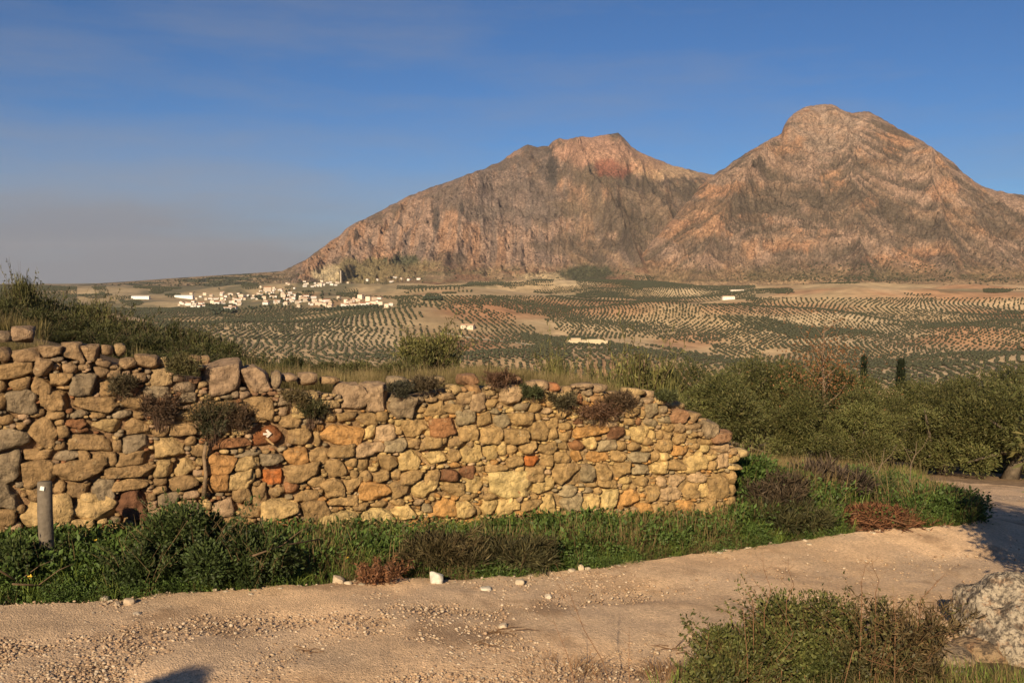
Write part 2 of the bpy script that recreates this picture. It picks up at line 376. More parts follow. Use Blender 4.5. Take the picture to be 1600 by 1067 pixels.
# ------------------------------------------------------------------ mountains
def mountain(name, sky_px, Rb, Rc, prof, spurs, colour, dip, px_step=1.3, rows=250, seed=0., amp=130., tmax=1.12, grow=1.0):
    sx = np.array([p[0] for p in sky_px], float); sy = np.array([p[1] for p in sky_px], float)
    px = np.arange(sx[0], sx[-1] + .1, px_step); py = np.interp(px, sx, sy)
    py = py + 4.0 * (fbm(px / 9., np.full(len(px), seed), o=3) - .5) * sm(438, 400, py)
    rc = np.interp(px, [a[0] for a in Rc], [a[1] for a in Rc]); rb = np.interp(px, [a[0] for a in Rb], [a[1] for a in Rb])
    dx, dz = ray(px, py); hc = EYE[2] + dz * rc
    t = np.concatenate([np.linspace(0, 1, rows), np.linspace(1, tmax, 16)[1:]])[:, None]
    Y = rb + (rc - rb) * t; X = dx[None, :] * Y
    zb = zg((dx * rb), rb) - 14
    pt = np.array([p[0] for p in prof]); pv = np.array([p[1] for p in prof])
    warp = .10 * (fbm(X / 900. + seed, Y / 1500., o=3) - .5) * sm(0, .2, t) * sm(1, .8, t)
    tt = t + warp
    p = np.interp(tt, pt, pv); hgt = (hc - zb)
    Z = zb + hgt * p
    big = sm(15, 250, hgt)[None, :]
    env = sm(.04, .35, t) * (1 - .93 * sm(.72, 1, t)) * big
    wx = X + 160 * (fbm(X / 420. + seed, Y / 420., o=3) - .5); wy = Y + 160 * (fbm(X / 420. + seed + 7, Y / 420., o=3) - .5)
    rid = ridged(wx / 420. + seed, wy / 900., 4)
    gul = ridged(wx / 130. + seed, wy / 620. + 3, 4, .55)
    fine = ridged(X / 85. + seed, Y / 150. + Z / 60., 4, .6)
    Z = Z + env * (amp * 1.15 * (rid - .45) + amp * .6 * (gul - .45) + 62 * (fine - .45) + 12 * np.sin(Z / 17. + 9 * fbm(X / 300. + seed, Y / 300., o=2)))
    py0 = proj(X, Y + 0 * X, Z)[1]; bend = np.cumsum(np.interp(px, [q[0] for q in dip], [q[1] for q in dip])) * px_step
    q_ = py0 - bend[None, :] + 10 * (fbm(X / 260. + seed, Y / 500., o=2) - .5)
    band = .6 * ridged(X / 420. + seed, q_ / 13., 4, .55) + .4 * fbm(X / 150., q_ / 5. + seed, o=3)
    Z = Z + env * 50 * (band - .45)
    for (path, a, wd) in spurs:
        c = np.interp(t, [q[1] for q in path][::-1], [q[0] for q in path][::-1]) if path[0][1] > path[-1][1] else np.interp(t, [q[1] for q in path], [q[0] for q in path])
        dd = np.abs(px[None, :] - c - 14 * (fbm(t * 9, seed + 0 * t, o=2) - .5))
        Z = Z + a * np.exp(-dd / wd) * sm(0, .25, t) * sm(1.0, .7, t)
    # keep the skyline where it is: nothing in front may stand above it
    lim = EYE[2] + dz[None, :] * Y
    front = (t < 1) * 1.0
    Z = np.where(front > 0, np.minimum(Z, lim - 2.0 * (1 - sm(.9, 1, t))), Z)
    n, m = X.shape
    V = np.c_[X.ravel(), Y.ravel() + 0 * X.ravel(), Z.ravel()]
    i, j = np.meshgrid(np.arange(n - 1), np.arange(m - 1), indexing='ij')
    Q = np.stack([i * m + j, i * m + j + 1, (i + 1) * m + j + 1, (i + 1) * m + j], -1).reshape(-1, 4)
    gz = np.gradient(Z, axis=0) / (np.gradient(Y, axis=0) + 1e-6)
    PX, PY = proj(V[:, 0], V[:, 1], V[:, 2])
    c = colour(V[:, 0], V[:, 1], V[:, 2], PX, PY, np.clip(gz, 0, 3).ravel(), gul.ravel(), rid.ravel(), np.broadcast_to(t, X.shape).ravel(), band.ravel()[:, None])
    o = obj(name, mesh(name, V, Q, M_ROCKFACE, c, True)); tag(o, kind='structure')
    return X, Y, Z
def blob(PX, PY, cx, cy, rx, ry, rough=.5, sc=12.):
    n = fbm(PX / sc, PY / sc, o=3) - .5
    return sm(1.15, .75, np.hypot((PX - cx) / rx, (PY - cy) / ry) + rough * n * 2)[:, None]
def mixc(c, m, k): return c * (1 - m) + np.array(k) * m
ROCK = (.335, .222, .165); ROCKD = (.18, .133, .112); ORANGE = (.40, .215, .12); VEG = (.11, .085, .063); TAN = (.345, .235, .145)
def col_left(x, y, z, PX, PY, slope, gul, rid, t, band):
    c = np.empty((len(x), 3)); c[:] = ROCK
    st = fbm(x / 26., z / 170., o=4)[:, None]
    c = mixc(c, .8 * sm(.5, .62, st), ROCKD); c = mixc(c, .55 * sm(.52, .66, fbm(x / 60. + 40, z / 260., o=4)[:, None]), ORANGE)
    veg = fbm((x + 1.1 * z) / 190., (z - .35 * x) / 110. + 5, o=5)[:, None]
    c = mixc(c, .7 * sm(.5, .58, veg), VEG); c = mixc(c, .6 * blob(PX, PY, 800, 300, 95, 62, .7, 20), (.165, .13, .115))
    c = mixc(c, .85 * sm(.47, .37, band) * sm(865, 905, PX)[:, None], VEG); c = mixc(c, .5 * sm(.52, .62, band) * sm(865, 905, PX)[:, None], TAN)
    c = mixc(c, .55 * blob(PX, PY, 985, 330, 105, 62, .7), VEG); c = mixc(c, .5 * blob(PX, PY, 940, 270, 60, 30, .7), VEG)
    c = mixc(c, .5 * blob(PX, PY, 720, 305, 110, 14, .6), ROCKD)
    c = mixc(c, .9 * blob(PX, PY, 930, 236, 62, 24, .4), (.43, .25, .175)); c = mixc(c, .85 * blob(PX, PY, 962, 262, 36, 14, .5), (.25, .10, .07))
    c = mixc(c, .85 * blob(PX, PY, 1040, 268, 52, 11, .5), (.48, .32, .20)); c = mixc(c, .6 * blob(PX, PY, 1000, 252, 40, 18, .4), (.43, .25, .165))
    for (cx, cy, rx, ry) in ((681, 350, 5, 24), (722, 325, 2.5, 9), (557, 368, 4, 12), (578, 378, 3, 9), (546, 384, 3, 10), (862, 262, 9, 30)):  # shaded clefts in the cliffs, their darkness painted into the rock colour
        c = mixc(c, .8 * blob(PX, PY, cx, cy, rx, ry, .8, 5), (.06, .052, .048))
    gr = (.19, .155, .075)
    c = mixc(c, .9 * blob(PX, PY, 610, 428, 110, 24, .5), gr); c = mixc(c, .8 * blob(PX, PY, 628, 404, 22, 10, .6), (.055, .07, .04))
    foot = sm(405, 432, PY)[:, None]
    tone = fbm(PX / 40., PY / 9., o=4)[:, None]
    fc = np.array(TAN) * (1 - sm(.45, .62, tone)) + np.array((.27, .155, .095)) * sm(.45, .62, tone)
    fc = mixc(fc, .6 * sm(.55, .68, fbm(PX / 25. + 8, PY / 6., o=3)[:, None]), (.17, .145, .075))
    c = mixc(c, foot * sm(560, 720, PX)[:, None], fc)
    c = mixc(c, .85 * blob(PX, PY, 848, 433, 46, 8, .4), (.48, .37, .23)); c = mixc(c, .9 * blob(PX, PY, 915, 427, 44, 14, .3), (.06, .07, .04))
    c = mixc(c, .9 * blob(PX, PY, 513, 428, 24, 13, .35, 6), (.50, .40, .25))
    lf = sm(470, 420, PX)[:, None]                                   # low spur to the left, olive groves and stubble
    sp_ = fbm(PX / 34., PY / 2.6, o=4)[:, None]
    lc = np.array((.075, .08, .05)) * (1 - sm(.46, .6, sp_)) + np.array((.30, .22, .14)) * sm(.46, .6, sp_)
    return mixc(c, lf, lc)
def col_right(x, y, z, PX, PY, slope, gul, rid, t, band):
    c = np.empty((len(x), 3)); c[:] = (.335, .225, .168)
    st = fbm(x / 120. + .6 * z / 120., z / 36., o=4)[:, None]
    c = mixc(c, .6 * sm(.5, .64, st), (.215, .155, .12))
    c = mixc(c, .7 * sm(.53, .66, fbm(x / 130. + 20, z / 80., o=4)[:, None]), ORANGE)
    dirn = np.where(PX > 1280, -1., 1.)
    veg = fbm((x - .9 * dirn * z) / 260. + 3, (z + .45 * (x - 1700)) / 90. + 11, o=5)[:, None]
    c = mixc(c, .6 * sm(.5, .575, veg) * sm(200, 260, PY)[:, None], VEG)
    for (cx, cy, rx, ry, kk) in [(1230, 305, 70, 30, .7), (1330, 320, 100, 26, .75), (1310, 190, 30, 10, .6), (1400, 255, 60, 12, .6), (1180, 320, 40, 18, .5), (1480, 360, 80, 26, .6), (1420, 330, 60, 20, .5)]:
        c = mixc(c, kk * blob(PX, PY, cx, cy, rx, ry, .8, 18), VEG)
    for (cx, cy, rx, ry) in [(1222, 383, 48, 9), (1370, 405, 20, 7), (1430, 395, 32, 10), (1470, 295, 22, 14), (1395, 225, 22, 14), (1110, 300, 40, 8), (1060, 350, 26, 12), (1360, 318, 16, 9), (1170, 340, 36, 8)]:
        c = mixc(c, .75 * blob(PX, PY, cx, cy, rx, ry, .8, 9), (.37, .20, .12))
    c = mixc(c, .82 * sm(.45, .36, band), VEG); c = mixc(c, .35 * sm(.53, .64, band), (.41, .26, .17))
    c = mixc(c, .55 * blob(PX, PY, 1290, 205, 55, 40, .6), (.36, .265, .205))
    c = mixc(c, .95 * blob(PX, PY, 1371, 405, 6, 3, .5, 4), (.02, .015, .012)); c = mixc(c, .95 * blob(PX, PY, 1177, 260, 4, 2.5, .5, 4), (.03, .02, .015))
    foot = sm(408, 434, PY)[:, None]; tone = fbm(PX / 46., PY / 8., o=4)[:, None]
    fc = np.array((.26, .175, .105)) * (1 - sm(.42, .62, tone)) + np.array((.15, .115, .065)) * sm(.42, .62, tone)
    c = mixc(c, .9 * foot, fc); c = mixc(c, .85 * sm(437, 442, PY)[:, None], (.37, .25, .15))
    return c
SKY_L = [(30, 451), (60, 449), (100, 446), (180, 441), (240, 437), (300, 433), (380, 428), (440, 424), (462, 414), (482, 404), (520, 375), (550, 350), (580, 336), (640, 306), (700, 283), (760, 262), (790, 247), (803, 237), (815, 231), (826, 227), (840, 230), (857, 229), (863, 221), (874, 216), (888, 219), (902, 214), (925, 214), (945, 211), (966, 209), (975, 216), (985, 228), (1010, 244), (1050, 258), (1090, 268), (1130, 276), (1200, 310), (1280, 360)]
SKY_R = [(960, 446), (985, 418), (1000, 400), (1030, 366), (1062, 328), (1095, 292), (1115, 273), (1130, 265), (1160, 243), (1190, 225), (1221, 208), (1225, 196), (1232, 186), (1244, 176), (1262, 167), (1285, 162), (1300, 164), (1312, 171), (1330, 176), (1350, 174), (1372, 182), (1400, 200), (1430, 215), (1460, 232), (1490, 255), (1510, 275), (1540, 294), (1570, 302), (1600, 306), (1680, 330), (1800, 372), (1950, 425), (2050, 446)]
PROF_L = [(-.2, 0), (0, 0), (.22, .07), (.38, .2), (.5, .42), (.62, .6), (.8, .8), (1, 1), (1.2, .6)]
PROF_R = [(-.2, 0), (0, 0), (.2, .05), (.32, .16), (.42, .34), (.55, .47), (.66, .66), (.8, .78), (.9, .92), (1, 1), (1.2, .6)]
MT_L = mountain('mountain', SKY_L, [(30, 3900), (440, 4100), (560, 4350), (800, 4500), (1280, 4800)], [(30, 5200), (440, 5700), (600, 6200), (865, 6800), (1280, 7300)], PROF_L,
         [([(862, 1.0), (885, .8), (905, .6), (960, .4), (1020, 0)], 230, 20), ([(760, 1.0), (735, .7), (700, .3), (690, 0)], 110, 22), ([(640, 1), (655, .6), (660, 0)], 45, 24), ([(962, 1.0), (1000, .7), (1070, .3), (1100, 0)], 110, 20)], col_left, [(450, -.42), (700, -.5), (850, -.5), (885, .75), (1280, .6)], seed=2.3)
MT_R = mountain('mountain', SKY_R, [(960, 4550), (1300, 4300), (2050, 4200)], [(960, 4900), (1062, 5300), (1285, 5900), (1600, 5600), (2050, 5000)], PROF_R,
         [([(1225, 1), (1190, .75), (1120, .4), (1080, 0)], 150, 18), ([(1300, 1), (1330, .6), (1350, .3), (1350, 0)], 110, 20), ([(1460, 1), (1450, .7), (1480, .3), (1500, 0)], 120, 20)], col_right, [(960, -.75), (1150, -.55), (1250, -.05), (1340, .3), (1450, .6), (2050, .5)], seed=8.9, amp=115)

# ------------------------------------------------------------------ scattering (grass, gravel, far groves) as one object each
def scatter(name, P, scl, rot, protos, idx=None):
    P = np.asarray(P, np.float32); me = bpy.data.meshes.new(name); me.vertices.add(len(P)); me.vertices.foreach_set('co', P.ravel())
    a = me.attributes.new('scl', 'FLOAT', 'POINT'); a.data.foreach_set('value', np.asarray(scl, np.float32))
    a = me.attributes.new('rot', 'FLOAT_VECTOR', 'POINT'); a.data.foreach_set('vector', np.asarray(rot, np.float32).ravel())
    if idx is None: idx = RNG.integers(0, len(protos), len(P))
    a = me.attributes.new('idx', 'INT', 'POINT'); a.data.foreach_set('value', np.asarray(idx, np.int32))
    o = obj(name, me)
    g = bpy.data.node_groups.new(name, 'GeometryNodeTree')
    g.interface.new_socket('Geometry', in_out='INPUT', socket_type='NodeSocketGeometry'); g.interface.new_socket('Geometry', in_out='OUTPUT', socket_type='NodeSocketGeometry')
    gi = nd(g, 'NodeGroupInput'); go = nd(g, 'NodeGroupOutput'); iop = nd(g, 'GeometryNodeInstanceOnPoints'); j = nd(g, 'GeometryNodeJoinGeometry')
    for pr in reversed(protos):
        oi = nd(g, 'GeometryNodeObjectInfo'); oi.inputs['Object'].default_value = pr; oi.inputs['As Instance'].default_value = True
        g.links.new(oi.outputs['Geometry'], j.inputs[0])
    def na(n, ty):
        x = nd(g, 'GeometryNodeInputNamedAttribute', data_type=ty); x.inputs['Name'].default_value = n; return x.outputs[0]
    g.links.new(gi.outputs[0], iop.inputs['Points']); g.links.new(j.outputs[0], iop.inputs['Instance'])
    iop.inputs['Pick Instance'].default_value = True
    g.links.new(na('idx', 'INT'), iop.inputs['Instance Index']); g.links.new(na('scl', 'FLOAT'), iop.inputs['Scale'])
    e2r = nd(g, 'FunctionNodeEulerToRotation'); g.links.new(na('rot', 'FLOAT_VECTOR'), e2r.inputs[0]); g.links.new(e2r.outputs[0], iop.inputs['Rotation'])
    g.links.new(iop.outputs[0], go.inputs[0])
    md = o.modifiers.new('scatter', 'NODES'); md.node_group = g
    return o
def proto(name, me): return obj(name, me, link=False)
def rz_only(n): return np.c_[np.zeros(n), np.zeros(n), RNG.random(n) * 6.283]

# ------------------------------------------------------------------ foliage builders
def leaves(P, D, L, Wd, C, cv=.25):
    """pointed leaves: bases P, directions D, lengths L, widths Wd, base colour(s) C -> V, F(tris), C"""
    n = len(P); D = D / (np.linalg.norm(D, axis=1, keepdims=True) + 1e-9)
    rnd = RNG.normal(size=(n, 3)); S = np.cross(D, rnd); S /= np.linalg.norm(S, axis=1, keepdims=True) + 1e-9
    N = np.cross(S, D)
    L = np.broadcast_to(L, (n,))[:, None]; Wd = np.broadcast_to(Wd, (n,))[:, None]
    V = np.stack([P, P + D * L * .5 + S * Wd * .5 + N * L * .06, P + D * L + N * L * -.05, P + D * L * .5 - S * Wd * .5 + N * L * .06], 1)
    C = np.broadcast_to(np.asarray(C, float), (n, 3)) * (1 + cv * RNG.uniform(-1, 1, (n, 1)))
    Fb = np.arange(n)[:, None] * 4
    Fa = np.concatenate([Fb + np.array([[0, 1, 2]]), Fb + np.array([[0, 2, 3]])])
    return V.reshape(-1, 3), Fa, np.repeat(C, 4, 0)
def unit(n): v = RNG.normal(size=(n, 3)); return v / np.linalg.norm(v, axis=1, keepdims=True)
def crown_pts(n, lobes, fill=.55):
    """points in a union of ellipsoid clumps (cx,cy,cz,rx,ry,rz), denser towards their skins"""
    lobes = np.asarray(lobes, float); vol = (lobes[:, 3] * lobes[:, 4] * lobes[:, 5]) ** .67; k = RNG.choice(len(lobes), n, p=vol / vol.sum())
    u = unit(n); rad = fill + (1 - fill) * RNG.random(n) ** .6
    rad *= 1 + .28 * (noise(u[:, 0] * 3 + k * 5.1, u[:, 1] * 3, u[:, 2] * 3) - .5) * 2
    rad *= np.where(RNG.random(n) < .09, RNG.uniform(1.1, 1.55, n), 1)
    return lobes[k, :3] + u * lobes[k, 3:] * rad[:, None], u, k
def olive_meshes(seed, H=3.0, Wd=3.2, n=8500, col=(.085, .09, .04), ll=(.10, .2), twig=True):
    global RNG; RNG = np.random.default_rng(seed)
    lob = []
    for i in range(22):
        a = RNG.random() * 6.283; rr = Wd * .5 * (.25 + .5 * RNG.random()); h = H * (.36 + .4 * RNG.random()) * (1.05 - .3 * rr / (Wd * .5))
        q = Wd * (.09 + .1 * RNG.random()); lob.append((rr * math.cos(a), rr * math.sin(a), h, q, q, q * RNG.uniform(.7, 1.2)))
    for i in range(4):
        a = RNG.random() * 6.283; q = Wd * RNG.uniform(.08, .14); lob.append((Wd * .36 * math.cos(a), Wd * .36 * math.sin(a), H * RNG.uniform(.16, .32), q, q, q * 1.1))
    lob.append((0, 0, H * .76, Wd * .22, Wd * .22, H * .2))
    P, u, k = crown_pts(n, lob, .45)
    D = u + np.array([0, 0, .35]) + .6 * RNG.normal(size=(n, 3))
    tone = RNG.uniform(.6, 1.45, len(lob))[k][:, None]; yel = RNG.random((n, 1)) ** 3
    C = np.array(col) * tone * (1 - yel) + np.array([.16, .135, .05]) * yel
    V, Fa, Cc = leaves(P, D, RNG.uniform(*ll, n), RNG.uniform(.018, .036, n), C)
    V[:, 2] = np.maximum(V[:, 2], .12)
    cm = mesh('crown', V, Fa, M_LEAF, Cc)
    b = MB(); bc = (.11, .085, .06)
    tilt = RNG.normal(size=2) * .2
    tp = [(0, 0, -.15), (tilt[0] * .4, tilt[1] * .4, H * .12), (tilt[0], tilt[1], H * .27)]
    b.tube(tp, [.2 * H / 3, .15 * H / 3, .13 * H / 3], 8, bc, .25)
    for i in range(5):
        L = lob[RNG.integers(0, len(lob))]; e = np.array(L[:3]); s0 = np.array(tp[2]); mid = (s0 + e) / 2 + RNG.normal(size=3) * .12
        b.tube([s0 - [0, 0, .08], mid, e, e + (e - mid) * .4], [.085 * H / 3, .06 * H / 3, .035 * H / 3, .012], 5, bc, .2)
    tm = b.mesh('trunk', M_BARK, True)
    return tm, cm
def bush_meshes(seed, H=1.0, Wd=1.2, n=3500, col=(.08, .085, .035), tip=(.16, .14, .05), ll=(.05, .11), lw=(.008, .018), up=.9, stems=14, scol=(.14, .1, .06), sr=1.0, shoots=26):
    global RNG; RNG = np.random.default_rng(seed)
    lob = []
    for i in range(13):
        a = RNG.random() * 6.283; rr = Wd * .5 * (.15 + .68 * RNG.random()); h = H * (.25 + .42 * RNG.random())
        q = Wd * (.1 + .13 * RNG.random()); lob.append((rr * math.cos(a), rr * math.sin(a), h * (1.15 - .5 * rr / Wd), q, q, H * RNG.uniform(.14, .28)))
    P, u, k = crown_pts(n, lob, .3)
    D = u * .7 + np.array([0, 0, up]) + .45 * RNG.normal(size=(n, 3))
    f = np.clip(P[:, 2:3] / H, 0, 1) * RNG.random((n, 1)); tone = RNG.uniform(.75, 1.3, len(lob))[k][:, None]
    C = (np.array(col) * (1 - f) + np.array(tip) * f) * tone
    b = MB(); SP, SD, SC = [P], [D], [C]
    for i in range(shoots):
        a = RNG.random() * 6.283; r0 = Wd * .42 * RNG.random() ** .5; z0 = H * RNG.uniform(.25, .6); L = H * RNG.uniform(.3, .62) * (1.15 - r0 / Wd)
        p0 = np.array([r0 * math.cos(a), r0 * math.sin(a), z0]); d = np.array([math.cos(a) * RNG.uniform(0, .8), math.sin(a) * RNG.uniform(0, .8), RNG.uniform(.6, 1)]); d /= np.linalg.norm(d); bend = np.array([math.cos(a), math.sin(a), -.25]) * L * .3
        t = np.linspace(.1, 1, 15)[:, None]; Q = p0 + d * L * t + bend * t ** 2
        q = min(.006, .006 * H) * min(1, sr * 2); b.tube([p0, p0 + d * L * .5 + bend * .25, p0 + d * L + bend], [q, q * .7, q * .3], 4, scol)
        SP.append(np.repeat(Q, 2, 0)); SD.append(unit(30) + d * .5); SC.append((np.array(col) * .6 + np.array(tip) * .4) * RNG.uniform(.6, 1.35) * np.ones((30, 3)))
    P, D, C = np.concatenate(SP), np.concatenate(SD), np.concatenate(SC); n = len(P); C = C * RNG.uniform(.55, 1.35, (n, 1))
    V, Fa, Cc = leaves(P, D, RNG.uniform(*ll, n) * RNG.uniform(.6, 1.25, n), RNG.uniform(*lw, n), C); V[:, 2] = np.maximum(V[:, 2], -.05)
    fm = mesh('foliage', V, Fa, M_LEAF, Cc)
    for i in range(stems):
        a = RNG.random() * 6.283; r = Wd * .45 * RNG.random() ** .5; h = H * (.6 + .45 * RNG.random())
        q = min(.012, .009 * H) * sr * RNG.uniform(.5, 1); e2 = RNG.normal(size=4) * .09 * Wd
        b.tube([(r * .45 * math.cos(a), r * .45 * math.sin(a), -.03), (r * .6 * math.cos(a) + e2[0], r * .6 * math.sin(a) + e2[1], h * .5), (r * math.cos(a) + e2[2], r * math.sin(a) + e2[3], h)], [q, q * .7, q * .25], 4, scol)
    return b.mesh('stem', M_DRY), fm
def blades(seed, n, H, spread, col, tip, wd=.006, bend=.5, mat_=None):
    global RNG; RNG = np.random.default_rng(seed)
    a = RNG.random(n) * 6.283; r = spread * RNG.random(n) ** .5
    B = np.c_[r * np.cos(a), r * np.sin(a), -.02 * np.ones(n)]
    a2 = a + RNG.normal(size=n) * .8; out = np.c_[np.cos(a2), np.sin(a2), np.zeros(n)]; h = RNG.uniform(*H, n)[:, None]; bd = RNG.uniform(.1, 1, n)[:, None] * bend
    side = np.c_[-np.sin(a2 + RNG.normal(size=n)), np.cos(a2), np.zeros(n)] * RNG.uniform(.6, 1.3, n)[:, None] * wd
    up = np.array([0, 0, 1.]); V = []
    for f in (0, .4, .75): 
        c = B + out * h * bd * f ** 2 + up * h * f * (1 - .25 * bd * f); V += [c - side * (1 - f * .7), c + side * (1 - f * .7)]
    V.append(B + out * h * bd + up * h * (1 - .3 * bd)); V = np.stack(V, 1)
    b = np.arange(n)[:, None] * 7
    Fa = np.concatenate([b + np.array([q]) for q in ([0, 1, 3], [0, 3, 2], [2, 3, 5], [2, 5, 4], [4, 5, 6])])
    m = RNG.uniform(.7, 1.3, (n, 1)); lv = np.array([0, 0, .45, .45, .8, .8, 1.])[None, :, None]
    C = (np.array(col) * (1 - lv) + np.array(tip) * lv) * m[:, None, :]
    return mesh('blades', V.reshape(-1, 3), Fa, mat_ or M_LEAF, C.reshape(-1, 3))
def thing2(name, pm, loc, label, cat, group=None, rz=0.0, sc=(1, 1, 1), kinds=('trunk', 'crown')):
    e = empty(name, loc, rz); e.scale = sc
    for kname, m_ in zip(kinds, pm): obj(kname, m_, e)
    return tag(e, label, cat, group)

# ------------------------------------------------------------------ valley olive groves
OCC = np.array([(0, 470), (330, 525), (520, 572), (640, 585), (760, 582), (960, 570), (1060, 575), (1200, 580), (1330, 585), (1480, 592), (1600, 596)])
def build_groves():
    pts = []
    for k in range(NP_):
        cx, cy = PAR[k]
        if PAR_KIND[k] < .0 and cy > 1500: continue                       # bare parcels
        spc = PAR_SP[k] * (.8 if PAR_KIND[k] > .92 else 1.0); ext = (105 + cy * .03) * 1.2
        g = np.arange(-ext, ext, spc); GX, GY = np.meshgrid(g, g * 1.0); GX = GX.ravel(); GY = GY.ravel()
        ca, sa = math.cos(PAR_ANG[k]), math.sin(PAR_ANG[k])
        x = cx + GX * ca - GY * sa; y = cy + GX * sa + GY * ca
        ok = (y > 760) & (y < 4550) & (np.abs(x / np.maximum(y, 1)) < .60)
        x, y = x[ok], y[ok]
        if len(x) == 0: continue
        near = (np.abs(PAR[:, 0] - cx) < 900) & (np.abs(PAR[:, 1] - cy) < 900); ni = np.where(near)[0]
        xw = x + 60 * (fbm(x / 160., y / 160., o=2) - .5); yw = y + 60 * (fbm(xw / 160. + 9, y / 160., o=2) - .5)
        mine = ni[np.argmin((xw[:, None] - PAR[None, ni, 0]) ** 2 + (yw[:, None] - PAR[None, ni, 1]) ** 2, 1)] == k
        x, y = x[mine], y[mine]
        pts.append(np.c_[x, y, np.full(len(x), PAR_KIND[k])])
    P = np.concatenate(pts); P[:, :2] += RNG.normal(size=(len(P), 2)) * .6
    P = P[RNG.random(len(P)) > .07]
    P[:, 0] += 90 * (fbm(P[:, 0] / 330., P[:, 1] / 330., o=2) - .5); P[:, 1] += 90 * (fbm(P[:, 0] / 330. + 9, P[:, 1] / 330., o=2) - .5)
    z = zg(P[:, 0], P[:, 1]); px, py = proj(P[:, 0], P[:, 1], z)
    dens = fbm(P[:, 0] / 200., P[:, 1] / 200., o=3)
    keep = (px > -80) & (px < 1680) & (dens > .22)
    # town, bare fields by the mountain's foot
    town = (px > 120) & (px < 620) & (py < 482) & (py > 440) & (fbm(px / 30., py / 8., o=2) > .36)
    bare = (py < 466) & (px > 1180) & (fbm(px / 60., py / 7. + 3, o=2) > .40)
    bare |= (py < 463) & (px > 560) & (px < 900) & (fbm(px / 50. + 7, py / 6., o=2) > .42)
    keep &= ~town & ~bare
    P, z, px, py = P[keep], z[keep], px[keep], py[keep]
    return P, z, px, py
GP, GZ, GPX, GPY = build_groves()
def far_tree_mesh(seed, H=3.8, Wd=4.5, sub=2, col=(.05, .052, .03)):
    rs = np.random.default_rng(seed)
    import bmesh
    bm = bmesh.new(); bmesh.ops.create_icosphere(bm, subdivisions=sub, radius=1)
    V = np.array([v.co[:] for v in bm.verts]); Fa = np.array([[v.index for v in f.verts] for f in bm.faces]); bm.free()
    rad = 1 + .5 * (noise(V[:, 0] * 2.1 + seed, V[:, 1] * 2.1, V[:, 2] * 2.1 + .5) - .5) + .22 * (noise(V[:, 0] * 5 + seed, V[:, 1] * 5, V[:, 2] * 5 + .5) - .5)
    V = V * rad[:, None] * np.array([Wd / 2, Wd / 2, H * .43]); V[:, 2] += H * .52
    n = len(V); C = np.array(col) * rs.uniform(.8, 1.25, (n, 1))
    T = []; 
    for k in range(4):
        a = k * math.pi / 2; T += [(.3 * math.cos(a), .3 * math.sin(a), -1.0), (.25 * math.cos(a), .25 * math.sin(a), H * .3)]
    V = np.concatenate([V, np.array(T)]); C = np.concatenate([C, np.tile([.1, .08, .06], (8, 1))])
    ex = []
    for k in range(4):
        a, b, c_, d = n + 2 * k, n + (2 * k + 2) % 8, n + (2 * k + 3) % 8, n + 2 * k + 1; ex += [(a, b, c_), (a, c_, d)]
    Fa = np.concatenate([Fa, np.array(ex)])
    return mesh('olive_tree', V, Fa, M_FAR, C)
FT = [far_tree_mesh(s) for s in (1, 2, 3)]
def place_groves():
    occ = np.interp(GPX, OCC[:, 0], OCC[:, 1]); vis = (GPY < occ - 2) & (GPX > 5) & (GPX < 1595)
    order = np.argsort(np.where(vis, np.hypot(GP[:, 0], GP[:, 1]), 1e9))[:300]
    first = np.zeros(len(GP), bool); first[order] = True
    for i in order:
        o = obj('olive_tree', FT[i % 3], None, (GP[i, 0], GP[i, 1], GZ[i]), float(RNG.random() * 6.28)); s = float(RNG.uniform(.72, 1.12)); o.scale = (s, s, s * .95)
        tag(o, 'small round olive tree in the nearest rows of the valley groves', 'tree', 'olive trees in the nearest rows of the valley')
    rest = ~first; n = int(rest.sum())
    P = np.c_[GP[rest, 0], GP[rest, 1], GZ[rest]]
    s = RNG.uniform(.66, 1.2, n) * np.where(GP[rest, 2] > .92, 1.2, 1.0) * (1 + .1 * sm(2500, 4000, GP[rest, 1]))
    o = scatter('olive_grove', P, s, rz_only(n), [proto('grove_tree', m_) for m_ in FT])
    tag(o, 'rows of grey green olive trees across the valley floor', 'olive grove', kind='stuff')
    return n
NG = place_groves()
def mt_surface(MT, px, py):
    """nearest surface vertices of a mountain to given pixels"""
    X, Y, Z = MT; n = 251; P = np.stack(proj(X[:n], Y[:n], Z[:n]), -1)
    out_ = []
    c0 = X[0] / Y[0] * F + 800
    for a, b in zip(px, py):
        j = int(np.argmin(np.abs(c0 - a))); i = int(np.argmin(np.abs(P[:, j, 1] - b))); out_.append((X[i, j], Y[i, j], Z[i, j]))
    return np.array(out_)
